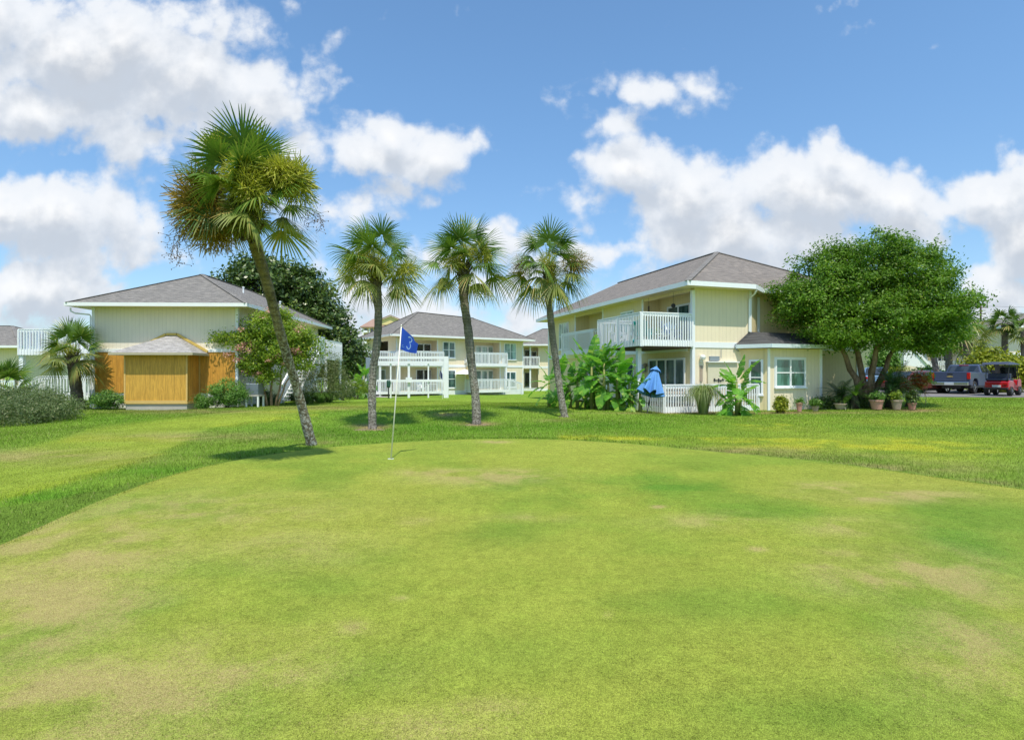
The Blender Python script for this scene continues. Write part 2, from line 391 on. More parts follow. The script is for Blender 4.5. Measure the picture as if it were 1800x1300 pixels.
M_CREAM = siding('cream_siding', (.82, .69, .42))
M_PALE = siding('pale_siding', (.84, .735, .545))
M_GREIGE = siding('grey_cream_siding', (.82, .74, .60))
M_WHITE = simple('white_paint', (.80, .83, .86), .55, var=.05, scale=3)
M_TRIM = simple('white_trim', (.78, .80, .80), .6, var=.06, scale=2)
M_SOFFIT = simple('soffit_paint', (.78, .66, .42), .8, var=.05)
M_PLY = plywood('orange_plywood', (.62, .32, .045))
M_PLY2 = plywood('golden_plywood', (.62, .37, .06))
M_ROOF = shingle('grey_shingle', (.148, .142, .134), (.245, .228, .208))
M_ROOF2 = shingle('pale_shingle', (.34, .31, .29), (.48, .43, .40))
M_ROOFD = shingle('dark_shingle', (.05, .05, .055), (.10, .10, .10))
M_GLASS = glassy('window_glass', (.035, .075, .075), True)
M_GLASSD = glassy('dark_glass', (.015, .02, .025))
M_CURT = glassy('curtained_glass', (.20, .28, .27))
M_DARK = simple('dark_void', (.03, .03, .028), .9)
M_CONC = simple('concrete', (.42, .40, .37), .9, var=.2, scale=2.5, bump=.3)
M_WOODD = simple('dark_deck_wood', (.09, .055, .035), .85, var=.3)
M_GREY = simple('grey_metal', (.28, .32, .36), .5, .3, .1)
M_ASPH = simple('asphalt', (.19, .18, .175), .9, var=.25, scale=1.5, bump=.2)
M_LEAF = leafmat('myrtle_leaf', (.036, .105, .008), (.145, .270, .018), (.26, .34, .04), .34, f3=.06)
M_LEAFD = leafmat('magnolia_leaf', (.022, .056, .012), (.085, .145, .024), (.20, .26, .06), .2, .35, .14, .6)
M_LEAFY = leafmat('yellow_myrtle_leaf', (.10, .20, .02), (.24, .34, .03), (.40, .42, .05), .4)
M_PINK = leafmat('pink_blossom', (.60, .30, .27), (.75, .46, .40), None, .3)
M_HEDGE = leafmat('hedge_leaf', (.055, .095, .028), (.14, .19, .065), (.27, .28, .14), .25, f3=.12)
M_SHRUB = leafmat('shrub_leaf', (.045, .13, .02), (.15, .29, .05), (.27, .37, .10), .3)
M_GOLD = leafmat('golden_leaf', (.09, .15, .01), (.27, .31, .02), (.42, .40, .03), .3, f3=.22)
M_OLIVE = leafmat('olive_leaf', (.08, .12, .04), (.18, .22, .08), (.28, .28, .14), .3)
M_PALM = leafmat('palm_frond', (.032, .095, .014), (.135, .225, .032), (.26, .29, .06), .28, .38, f3=.12, spec=.5)
M_PALMY = leafmat('old_palm_frond', (.12, .16, .035), (.28, .31, .08), (.36, .27, .08), .3, .5, f3=.2)
M_SEEDY = leafmat('palm_blossom_green', (.24, .27, .02), (.42, .42, .06), (.52, .46, .14), .3)
M_SEEDO = leafmat('palm_blossom_brown', (.17, .11, .02), (.38, .26, .05), (.48, .36, .08), .25)
M_DRY = leafmat('dry_stalk', (.05, .035, .02), (.13, .09, .05), (.20, .15, .09), .1)
M_BAN = leafmat('banana_leaf', (.06, .20, .025), (.18, .42, .05), (.34, .50, .07), .45, .4, f3=.2)
M_BANS = simple('banana_stem', (.24, .26, .08), .7, var=.4, scale=4)
M_SAGO = leafmat('sago_frond', (.008, .035, .010), (.025, .075, .018), (.10, .17, .03), .12, .35)
M_SAGOY = leafmat('young_sago_frond', (.08, .22, .01), (.20, .38, .03), None, .4)
M_GRASSO = leafmat('tall_grass_blade', (.10, .16, .04), (.24, .30, .10), (.42, .42, .22), .3)
M_RED = leafmat('croton_leaf', (.20, .02, .015), (.35, .10, .02), (.12, .18, .03), .3, f3=.4)
M_BARKP = barkmat('palm_bark', (.20, .175, .145), (.33, .29, .25), 9, 5, (.55, .50, .45))
M_BARKB = barkmat('brown_palm_bark', (.17, .14, .10), (.31, .25, .17), 8, 5, (.60, .58, .52))
M_BARK = barkmat('myrtle_bark', (.30, .20, .12), (.42, .30, .20), 0, 4)
M_BARKD = barkmat('dark_bark', (.09, .07, .055), (.17, .14, .11), 0, 5)
M_BLUEF = simple('blue_flag_cloth', (.012, .07, .50), .65, var=.15, scale=5)
M_UMB = simple('blue_canvas', (.09, .25, .55), .85, var=.12, scale=3)
M_NAVY = simple('navy_cloth', (.02, .03, .10), .8)
M_TEAL = simple('teal_plastic', (.05, .42, .45), .5)
M_POTP = simple('pink_clay', (.46, .25, .20), .85, var=.15)
M_POTB = simple('beige_clay', (.36, .29, .22), .85, var=.2)
M_RUB = simple('tyre_rubber', (.02, .02, .02), .8)
M_CHROME = simple('chrome', (.6, .62, .62), .18, 1, .05)
M_STEELB = simple('steel_blue_paint', (.05, .07, .135), .4, .0, .06, coat=.25)
M_REDP = simple('red_paint', (.42, .01, .015), .3, 0, .08, coat=.8)
M_BROWNP = simple('maroon_paint', (.16, .04, .035), .3, .2, .08, coat=.8)
M_SKYP = simple('light_blue_paint', (.16, .30, .48), .35, .2, .08, coat=.6)
M_WHITEP = simple('white_car_paint', (.75, .77, .78), .3, 0, .05, coat=.6)
M_BLK = simple('black_plastic', (.025, .027, .03), .5)
M_TAIL = simple('tail_lamp_red', (.5, .01, .01), .2)
M_GOLDB = simple('gold_badge', (.62, .48, .20), .35, .6)
M_PLATE = simple('plate_white', (.6, .66, .66), .5)
M_HOTEL = siding('hotel_stucco', (.75, .62, .30), 3.0, .01)
M_TILE = simple('hotel_tile', (.34, .22, .17), .85, var=.25, scale=1)
M_DIRT = simple('bare_soil', (.27, .20, .12), .95, var=.3, scale=9, bump=.5)
M_BEIGE = simple('beige_panel', (.62, .58, .42), .8, var=.06)
M_BULB = simple('frosted_glass', (.8, .8, .76), .3)

# ------------------------------------------------------------------ ground colour fields
def vn(x, y, sc, seed=0):
    x = x/sc; y = y/sc; xi = np.floor(x).astype(np.int64); yi = np.floor(y).astype(np.int64); fx = x-xi; fy = y-yi
    fx = fx*fx*(3-2*fx); fy = fy*fy*(3-2*fy)
    def h(a, b):
        n = (a*374761393+b*668265263+seed*1442695041) & 0x7fffffff
        n = ((n ^ (n >> 13))*1274126177) & 0x7fffffff
        return ((n ^ (n >> 16)) & 0xffff)/65535.0
    return (h(xi,yi)*(1-fx)+h(xi+1,yi)*fx)*(1-fy)+(h(xi,yi+1)*(1-fx)+h(xi+1,yi+1)*fx)*fy
def fbm(x, y, sc, seed=0, o=4):
    s_ = 0; a = .5; t = 0
    for i in range(o): s_ = s_+a*vn(x, y, sc/2**i, seed+i*7); t += a; a *= .55
    return s_/t
def ell(px, py, items):
    m = np.zeros(px.shape)
    for cx, cy, rx, ry, w_ in items:
        m = np.maximum(m, w_*np.exp(-(((px-cx)/rx)**2+((py-cy)/ry)**2)*1.2))
    return m
def sst(x, a, b):
    t = np.clip((x-a)/(b-a), 0, 1); return t*t*(3-2*t)
DRY = [(705,1050,14,5,1.1),(1072,1077,9,3.5,1.1),(870,776,26,2.5,1.1),(1157,890,14,3,1.0),(1330,965,16,5,1.0),(20,1145,40,7,1.0),(215,1055,30,6,.8),(850,838,120,14,.75),(760,830,70,9,.7),(900,835,60,12,.8),(1590,1005,150,42,1.0),(1480,985,80,26,.75),(1700,1030,60,25,.7),(1550,870,160,14,.85),(1450,855,60,10,.7),(1500,925,100,18,.55),(1250,915,110,14,.5),
       (120,960,210,70,.75),(90,1060,190,80,.85),(40,1130,120,45,.8),(330,900,240,34,.6),(150,1230,330,90,.85),(420,1180,220,70,.6),(500,960,160,40,.35),(700,1280,200,40,.4),(1720,1120,120,120,.6),(620,1105,35,14,.8),(460,1120,60,20,.55),(730,912,45,10,.5),(930,910,70,8,.45),(860,1240,90,20,.35),(1700,1150,150,80,.45)]
LUSH = [(1720,950,190,75,1.0),(1640,905,110,45,.7),(1150,850,120,20,.5),(870,940,120,30,.5),(1250,1060,160,60,.5),(1500,1250,260,70,.6),(680,1180,120,50,.5),(900,1150,260,50,.4),(560,1030,120,40,.4),(760,880,170,20,.35),(620,985,130,35,.3)]
def green_col(x, y):
    d = np.maximum(y, 1.2); px = CX+x/d*F; py = HZ+CAMZ*F/d
    n = fbm(x, y*.8, 1.3, 3, 5); n2 = fbm(x, y, .35, 9, 4); n3 = fbm(x*.7+5, y, 3.5, 21, 3)
    base = np.array([.262,.315,.046]); lush = np.array([.120,.235,.028]); yel = np.array([.335,.330,.062]); dry = np.array([.45,.355,.150])
    lu = np.clip(ell(px, py, LUSH)*.9+sst(n, .48, .72)*.5*(1-sst(d,7,12)*.5), 0, 1)
    ye = np.clip(sst(n3, .45, .75)*.6+sst(1-n, .45, .7)*.35, 0, 1); lu = np.clip(lu+.22*sst(fbm(x*.6, y*1.3, .8, 88, 4), .5, .7)*(d < 8), 0, 1)
    dr = np.clip(ell(px, py, DRY)*(.25+1.2*sst(n2, .3, .65)), 0, 1)*.85
    c = base*(1-lu[:, None])+lush*lu[:, None]
    c = c*(1-ye[:, None]*.6)+yel*ye[:, None]*.6
    c = c*(1-dr[:, None]*.65)+dry*dr[:, None]*.65
    return np.concatenate([c*(.90+.2*n2)[:, None], dr[:, None]], 1)
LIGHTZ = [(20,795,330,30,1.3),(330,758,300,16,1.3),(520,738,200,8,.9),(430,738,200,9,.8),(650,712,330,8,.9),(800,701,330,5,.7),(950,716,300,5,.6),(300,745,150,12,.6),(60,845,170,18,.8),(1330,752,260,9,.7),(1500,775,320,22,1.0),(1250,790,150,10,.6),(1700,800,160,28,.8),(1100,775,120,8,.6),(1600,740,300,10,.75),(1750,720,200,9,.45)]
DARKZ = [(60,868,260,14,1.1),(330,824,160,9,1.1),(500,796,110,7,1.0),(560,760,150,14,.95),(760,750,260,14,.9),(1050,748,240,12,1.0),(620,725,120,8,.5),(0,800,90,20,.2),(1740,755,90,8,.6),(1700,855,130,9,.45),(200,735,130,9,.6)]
YEL = [(450,790,90,8,.8),(330,805,90,7,.5),(130,846,120,7,.7),(640,795,0.1,0.1,0),(260,775,90,9,.55),(1500,780,200,12,.9),(1650,792,140,8,.7),(1380,775,120,9,.6),(600,748,90,6,.6),(1360,745,70,7,.7),(180,748,60,7,.5),(900,765,240,2.5,.8),(1150,768,200,3,.7)]
BROWNZ = [(60,800,220,14,.45),(350,765,200,9,.4),(650,748,34,5,1.0),(838,743,34,4,1.0),(785,727,26,4,.6),(980,737,40,3,.4),(310,810,0.1,.1,0),(1500,820,260,14,.5),(1300,790,140,8,.5),(1700,845,110,8,.6),(1430,800,160,8,.4),(330,722,150,4,.5),(560,715,90,4,.5),(1300,724,240,2.0,1.0),(1600,720,60,3,.8),(560,775,34,4,.4)]
def rough_col(x, y, z):
    d = np.maximum(y, 1.2); px = CX+x/d*F; py = HZ+(CAMZ-z)*F/d
    n = fbm(x, y, 2.6, 31, 4); n2 = fbm(x, y, .5, 41, 3)
    base = np.array([.180,.290,.034]); dark = np.array([.108,.240,.020]); light = np.array([.260,.325,.040]); yel = np.array([.40,.40,.035]); br = np.array([.33,.25,.12])
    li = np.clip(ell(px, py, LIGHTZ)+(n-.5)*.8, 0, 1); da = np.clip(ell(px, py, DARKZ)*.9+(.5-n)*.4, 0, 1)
    ye = np.clip(ell(px, py, YEL)*(.1+1.3*sst(n2, .3, .75))*(.4+1.2*sst(fbm(x, y, 1.6, 61, 3), .35, .65)), 0, 1); b = np.clip(ell(px, py, BROWNZ)*(.4+1.0*sst(n2, .3, .6)), 0, .9)
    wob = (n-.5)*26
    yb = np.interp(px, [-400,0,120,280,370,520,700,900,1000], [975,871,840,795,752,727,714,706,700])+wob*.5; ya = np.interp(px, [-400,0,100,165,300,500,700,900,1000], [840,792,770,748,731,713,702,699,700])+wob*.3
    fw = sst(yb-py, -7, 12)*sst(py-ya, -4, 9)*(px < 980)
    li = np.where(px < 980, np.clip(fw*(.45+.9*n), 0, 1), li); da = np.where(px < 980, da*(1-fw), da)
    ye = np.maximum(ye*(px > 980), np.exp(-((py-yb)/6.0)**2)*(px < 560)*sst(fbm(x, y, 1.1, 71, 4), .35, .6)*.6*(.4+.6*sst(n2, .3, .7)))
    ye = np.maximum(ye, .30*fw*sst(fbm(x*.5, y, 1.8, 73, 3), .55, .75))
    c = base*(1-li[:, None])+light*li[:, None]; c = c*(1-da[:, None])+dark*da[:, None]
    c = c*(1-ye[:, None]*.8)+yel*ye[:, None]*.8; c = c*(1-b[:, None])+br*b[:, None]
    t_, r_ = polar(x, y); cm = ((r_ < rcollar(t_)) & (r_ > rgreen(t_)-.3))[:, None]
    c = np.where(cm, np.array([.125,.205,.026])*(.8+.5*n[:, None]), c)
    return c*(.80+.4*n2)[:, None]
# putting green outline (from the photo) as radius by angle around a centre
GC = (0.9, 5.4)
_pts = [((a-CX)/F*(1485/(b-HZ)), 1485/(b-HZ)) for a, b in [(0,950),(130,892),(230,855),(330,823),(430,801),(550,783),(700,772),(870,768),(1000,770),(1100,775),(1300,793),(1500,815),(1650,836),(1800,857)]]
_pts += [(7.5,5.4),(7.1,2),(5,-2),(0.5,-3.5),(-3.4,-1.2),(-4.5,2.3)]
_an = np.array([math.atan2(y_-GC[1], x_-GC[0]) for x_, y_ in _pts]); _ra = np.array([math.hypot(x_-GC[0], y_-GC[1]) for x_, y_ in _pts])
_o = np.argsort(_an); _an = _an[_o]; _ra = _ra[_o]
_an3 = np.concatenate([_an-2*math.pi, _an, _an+2*math.pi]); _ra3 = np.concatenate([_ra]*3)
_tab = np.linspace(-math.pi, math.pi, 721); _rt = np.interp(_tab, _an3, _ra3)
_k = np.exp(-np.linspace(-2, 2, 25)**2); _k /= _k.sum()
_rt = np.convolve(np.concatenate([_rt[-13:-1], _rt, _rt[1:13]]), _k, 'valid')
def rgreen(th): return np.interp(th, _tab, _rt)
_c2 = [((a-CX)/F*(1485/(b-HZ)), 1485/(b-HZ)) for a, b in [(0,880),(150,858),(300,830),(430,806)]]
def rcollar(th):
    r = rgreen(th)+.22
    # the collar of taller grass widens into a wedge on the left
    a0 = math.atan2(_c2[0][1]-GC[1], _c2[0][0]-GC[0]); a1 = math.atan2(_c2[3][1]-GC[1], _c2[3][0]-GC[0])
    th2 = np.where(th < 0, th+2*math.pi, th); a0 = a0 % (2*math.pi)
    an = np.array([math.atan2(q[1]-GC[1], q[0]-GC[0]) % (2*math.pi) for q in _c2]); rr = np.array([math.hypot(q[0]-GC[0], q[1]-GC[1]) for q in _c2])
    o_ = np.argsort(an); ex = np.interp(th2, an[o_], rr[o_])
    wgt = sst(th2, a1-.25, a1+.02)*(1-sst(th2, a0+.9, a0+1.6))
    return np.where(wgt > 0, np.maximum(r, r*(1-wgt)+ex*wgt), r)
def polar(x, y): return np.arctan2(y-GC[1], x-GC[0]), np.hypot(x-GC[0], y-GC[1])

M_GREEN = grassmat('putting_green_turf', 190, .5)
M_ROUGH = grassmat('lawn_turf', 60, .8)
M_BLADE = grassmat('grass_blades', 20, 0, True)
# big ground sheet
xs = np.unique(np.concatenate([np.linspace(-1500, -60, 30), np.linspace(-60, -24, 40), np.arange(-24, 26, .22), np.linspace(26, 60, 60), np.linspace(60, 1500, 30)]))
ys_ = np.unique(np.concatenate([np.linspace(-300, -8, 12), np.linspace(-8, 2, 12), np.arange(2, 34, .22), np.linspace(34, 80, 90), np.linspace(80, 2500, 40)]))
XX, YY = np.meshgrid(xs, ys_); X_ = XX.ravel(); Y_ = YY.ravel(); Z_ = gz(X_, Y_)
th_, r_ = polar(X_, Y_); rg = rgreen(th_)
Zm = Z_-.035-.05*(1-sst(r_, rg-.9, rg-.3))
Ncol = len(xs); idx = np.arange(len(X_)).reshape(XX.shape)
Fq = np.stack([idx[:-1,:-1], idx[:-1,1:], idx[1:,1:], idx[1:,:-1]], -1).reshape(-1, 4)
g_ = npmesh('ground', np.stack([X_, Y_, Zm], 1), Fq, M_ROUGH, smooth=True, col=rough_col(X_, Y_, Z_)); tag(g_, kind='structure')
# putting green: low raised sheet with an edge
NA, NR = 420, 130
ta = np.linspace(-math.pi, math.pi, NA, endpoint=False); rr_ = np.linspace(0, 1, NR)**.85
TA, RR = np.meshgrid(ta, rr_); Rg = rgreen(TA)
gx = GC[0]+np.cos(TA)*RR*Rg; gy = GC[1]+np.sin(TA)*RR*Rg; gzz = gz(gx.ravel(), gy.ravel()).reshape(gx.shape)
gzz = gzz-.02*sst(RR, .965, 1.0)
ex = GC[0]+np.cos(ta)*(rgreen(ta)+.03); ey = GC[1]+np.sin(ta)*(rgreen(ta)+.03)
V = np.concatenate([np.stack([gx.ravel(), gy.ravel(), gzz.ravel()], 1), np.stack([ex, ey, gz(ex, ey)-.1], 1)])
id2 = np.arange((NR+1)*NA).reshape(NR+1, NA); nx = np.roll(id2, -1, 1)
Fg = np.stack([id2[:-1], nx[:-1], nx[1:], id2[1:]], -1).reshape(-1, 4)
pg = npmesh('putting_green', V, Fg[:, ::-1], M_GREEN, smooth=True, col=green_col(V[:, 0], V[:, 1])); tag(pg, kind='structure')

def lightz(x, y):
    d = np.maximum(y, 1.2); px = CX+x/d*F; py = HZ+(CAMZ-gz(x, y))*F/d
    yb = np.interp(px, [-400,0,120,280,370,520,700,900,1000], [975,871,840,795,752,727,714,706,700]); ya = np.interp(px, [-400,0,100,165,300,500,700,900,1000], [840,792,770,748,731,713,702,699,700])
    return np.maximum(sst(yb-py, -2, 3)*sst(py-ya, -2, 3)*(px < 980), np.clip(ell(px, py, LIGHTZ), 0, 1)*(px > 980))
# grass blades (nobody could count them)
RNG = np.random.default_rng(5)
def blades(name, n, sampler, hgt, wid, colf, label, lean=.6, zoff=0.0):
    x, y = sampler(n); z = gz(x, y); n = len(x)
    a = RNG.uniform(0, 2*math.pi, n); h = hgt(x, y)*RNG.uniform(.6, 1.25, n); w_ = wid(x, y)*RNG.uniform(.7, 1.3, n)
    l = RNG.uniform(-lean, lean, (n, 2))*h[:, None]
    dx = np.cos(a)*w_/2; dy = np.sin(a)*w_/2; zb = z+zoff-.012
    V = np.stack([np.stack([x-dx, y-dy, zb], 1), np.stack([x+dx, y+dy, zb], 1), np.stack([x+l[:, 0], y+l[:, 1], zb+h+.012], 1)], 1).reshape(-1, 3)
    Fc = np.arange(3*n).reshape(-1, 3); c = np.repeat(colf(x, y, z), 3, 0)
    o = npmesh(name, V, Fc, M_BLADE, col=c)
    tag(o, label, 'grass', kind='stuff'); return o
def samp_view(d0, d1, p, test):
    def f(n):
        d = d0+(d1-d0)*RNG.uniform(0, 1, n*2)**p; u = RNG.uniform(-.98, .98, n*2); x = u*d*.93
        k = test(x, d); x = x[k][:n]; d = d[k][:n]; return x, d
    return f
def in_green(x, y): t, r = polar(x, y); return r < rgreen(t)-.02
def in_collar(x, y): t, r = polar(x, y); return (r > rgreen(t)) & (r < rcollar(t))
BOXES = []   # building footprints to keep free of blades: (inverse matrix, x0,x1,y0,y1)
def in_rough(x, y): t, r = polar(x, y); return (r > rcollar(t)) & ~((x > 18) & (y > 30.5))
blades('green_grass_blades', 150000, samp_view(2.1, 9.5, 1.25, in_green), lambda x, y: .009+0*x, lambda x, y: .0028*np.maximum(1, y/3.2), lambda x, y, z: green_col(x, y)*np.array([1.1, 1.1, 1.1, 1]), 'closely mown grass blades covering the putting green', .9)
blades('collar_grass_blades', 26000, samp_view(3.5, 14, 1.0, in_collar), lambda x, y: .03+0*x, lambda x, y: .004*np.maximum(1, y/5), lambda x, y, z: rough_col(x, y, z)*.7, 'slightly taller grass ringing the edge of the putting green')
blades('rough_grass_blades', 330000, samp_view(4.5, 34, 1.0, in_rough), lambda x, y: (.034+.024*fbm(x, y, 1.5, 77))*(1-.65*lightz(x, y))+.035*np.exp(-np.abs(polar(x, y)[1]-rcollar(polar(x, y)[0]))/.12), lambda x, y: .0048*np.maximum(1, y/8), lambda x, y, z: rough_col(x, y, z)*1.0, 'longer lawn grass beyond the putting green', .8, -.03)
# parking lot: flush sheet 
pk = [(17.5,34.6),(20,32.4),(23,31.6),(27,31.2),(31,31.5),(36,31.5),(60,30),(62,44),(40,43),(22,44),(15,42)]
mb = MB()
def sheet(poly, off, name, mat, n=24):
    """ground-hugging polygon grid clipped to a polygon by ear-cut of a fine grid"""
    import bmesh
    bm = bmesh.new(); vs = [bm.verts.new((x, y, 0)) for x, y in poly]; f = bm.faces.new(vs)
    bmesh.ops.triangulate(bm, faces=[f])
    bmesh.ops.subdivide_edges(bm, edges=bm.edges[:], cuts=n, use_grid_fill=True)
    for v in bm.verts: pass
    xs_ = np.array([v.co.x for v in bm.verts]); ys2 = np.array([v.co.y for v in bm.verts]); zs = gz(xs_, ys2)
    for v, z in zip(bm.verts, zs): v.co.z = z+off
    bmesh.ops.recalc_face_normals(bm, faces=bm.faces)
    me = bpy.data.meshes.new(name); bm.to_mesh(me); bm.free(); me.materials.append(mat)
    for p in me.polygons: p.use_smooth = True
    o = bpy.data.objects.new(name, me); COL.objects.link(o); return o
o = sheet(pk, -.012, 'parking_lot', M_ASPH, 14); tag(o, kind='structure')
o = sheet([(-14.2,49),(-9.5,46.5),(-8.4,47.4),(-11.5,50.5),(-16,54)], -.012, 'path', M_CONC, 8); tag(o, kind='structure')

# ------------------------------------------------------------------ building kit
def wall(mb, ax, c, s0, s1, z0, z1, holes=(), th=.15, out=-1):
    """wall along x (ax='x', plane y=c) or y (ax='y', plane x=c); thickness goes inwards (opposite of out)"""
    sc = sorted(set([s0, s1]+[h[0] for h in holes]+[h[1] for h in holes]))
    for a, b in zip(sc[:-1], sc[1:]):
        if b <= s0 or a >= s1 or b-a < 1e-4: continue
        m = (a+b)/2; hs = sorted([(h[2], h[3]) for h in holes if h[0] < m < h[1]])
        z = z0
        for h0, h1 in hs+[(z1, z1)]:
            if h0-z > 1e-3:
                if ax == 'x': mb.box(a, b, c, c-out*th, z, h0)
                else: mb.box(c, c-out*th, a, b, z, h0)
            z = max(z, h1)
def rect(mb, ax, c, d0, d1, s0, s1, z0, z1):
    if ax == 'x': mb.box(s0, s1, c+d0, c+d1, z0, z1)
    else: mb.box(c+d0, c+d1, s0, s1, z0, z1)
def window(par, ax, c, out, s0, s1, z0, z1, n=2, rail=True, fw=.07, glass=None, name='window', sill=True, fm=None, trimw=0):
    glass = glass or M_GLASS; fm = fm or M_WHITE
    mb = MB(); D = lambda a: out*a
    A = lambda *q: rect(mb, ax, c, *q)
    if trimw:
        A(D(-.02), D(.03), s0-trimw, s0, z0-trimw, z1+trimw); A(D(-.02), D(.03), s1, s1+trimw, z0-trimw, z1+trimw)
        A(D(-.02), D(.03), s0, s1, z1, z1+trimw); A(D(-.02), D(.03), s0, s1, z0-trimw, z0)
    A(D(-.03), D(.05), s0, s0+fw, z0, z1); A(D(-.03), D(.05), s1-fw, s1, z0, z1)
    A(D(-.03), D(.05), s0+fw, s1-fw, z1-fw, z1); A(D(-.03), D(.05), s0+fw, s1-fw, z0, z0+fw)
    wd = (s1-s0)/n; panes = []
    for i in range(1, n): A(D(-.03), D(.045), s0+i*wd-fw*.6, s0+i*wd+fw*.6, z0+fw, z1-fw)
    if rail:
        zm = (z0+z1)/2
        for i in range(n): A(D(-.03), D(.04), s0+i*wd+fw*.6, s0+(i+1)*wd-fw*.6, zm-fw*.35, zm+fw*.35)
    if sill: A(D(-.03), D(.10), s0-.05, s1+.05, z0-.06, z0-.002)
    w_ = mb.build(name, fm, par)
    for i in range(n):
        mb = MB(); rect(mb, ax, c, D(.005), D(.018), s0+i*wd+fw*.5, s0+(i+1)*wd-fw*.5, z0+fw*.5, z1-fw*.5); mb.build('pane', glass, w_)
    return w_
def railing(par, p, q, z0, z1, sp=.13, th=.04, skirt=.22, name='railing', mat=None, zq=0.0, posts=True, capw=.11, bal=True, midrail=False):
    """railing from p to q (xy local), floor z0..top z1; zq raises the far end (stairs)"""
    mb = MB(); P_ = Vector((p[0], p[1], 0)); Q = Vector((q[0], q[1], 0)); L = (Q-P_).length; up = Vector((0, 0, 1))
    def at(t, z): return P_.lerp(Q, t)+up*(z+zq*t)
    mb.bar(at(0, z1-.03), at(1, z1-.03), capw, .05)
    mb.bar(at(.001, z1-.12), at(.999, z1-.12), .05, .11)
    if skirt: mb.bar(at(.001, z0+skirt/2), at(.999, z0+skirt/2), .05, skirt)
    if midrail: mb.bar(at(.001, z0+skirt+.12), at(.999, z0+skirt+.12), .05, .08)
    n = max(2, int(L/sp)); nrm = Vector((-(Q-P_).y, (Q-P_).x, 0)).normalized()*.045
    if bal:
        for i in range(n+1):
            t = (i+.0)/n
            mb.bar(at(t, z0+.02)+nrm, at(t, z1-.10)+nrm, th, th*.9, up=tuple(nrm.normalized()))
            mb.bar(at(t, z0+.02)-nrm, at(t, z0+.3)-nrm, th, .03, up=tuple(nrm.normalized())) if False else None
    if posts:
        k = max(1, round(L/2.2))
        for i in range(k+1): mb.bar(at(i/k, z0-.02), at(i/k, z1-.055), .095, .095, up=tuple(nrm.normalized()))
    return mb.build(name, mat or M_WHITE, par)
def hiproof(par, x0, x1, y0, y1, ze, ridge, mat, ft=.17, tr=None, gable_back=False, name='roof', soffit=None, caps=True):
    """eaves rectangle, ridge=((x,y,z),(x,y,z)) running front to back"""
    (ax_, ay, az), (bx, by, bz) = ridge
    mb = MB(); A = (x0,y0,ze); B = (x1,y0,ze); C_ = (x1,y1,ze); D_ = (x0,y1,ze); R0 = (ax_,ay,az); R1 = (bx,by,bz)
    horizontal = abs(bx-ax_) > abs(by-ay)
    if horizontal:
        mb.poly([A,B,R1,R0]); mb.poly([C_,D_,R0,R1]); mb.poly([D_,A,R0]); mb.poly([B,C_,R1])
    else:
        mb.poly([A,B,R0]); mb.poly([B,C_,R1,R0]); mb.poly([D_,A,R0,R1]); mb.poly([C_,D_,R1])
    r_ = mb.build(name, mat, par, recalc=True)
    if caps:
        mb = MB()
        cs = [(R0,R1)]+([(A,R0),(D_,R0),(B,R1),(C_,R1)] if horizontal else [(A,R0),(B,R0)]+([] if gable_back else [(C_,R1),(D_,R1)]))
        for a, b in cs: mb.bar(Vector(a)+Vector((0,0,.012)), Vector(b)+Vector((0,0,.012)), .26, .025)
        mb.build('ridge_cap', mat, r_)
    mb = MB(); t = .03
    mb.box(x0-t, x1+t, y0-t, y0, ze-ft, ze+.015); mb.box(x0-t, x1+t, y1, y1+t, ze-ft, ze+.015)
    mb.box(x0-t, x0, y0, y1, ze-ft, ze+.015); mb.box(x1, x1+t, y0, y1, ze-ft, ze+.015)
    mb.build('fascia', tr or M_TRIM, r_)
    mb = MB(); mb.box(x0, x1, y0, y1, ze-ft+.03, ze-ft+.05); mb.build('soffit', soffit or M_SOFFIT, r_)
    return r_
def proj_on(O, ang, axis, c, z0, px, py):
    """local (s,h) on a facade of a building at O rotated by ang; axis 'x': plane y=c, axis 'y': plane x=c"""
    ca, sa = math.cos(ang), math.sin(ang); k = (px-CX)/F
    ux, uy = (ca, sa) if axis == 'x' else (-sa, ca)
    ox, oy = (O[0]-sa*c, O[1]+ca*c) if axis == 'x' else (O[0]+ca*c, O[1]+sa*c)
    t = (k*oy-ox)/(ux-k*uy); d_ = oy+t*uy
    return t, CAMZ-(py-HZ)*d_/F-z0

def boards(name, mat, par, bx):
    for q in bx: mb = MB(); mb.box(*q); mb.build(name, mat, par)
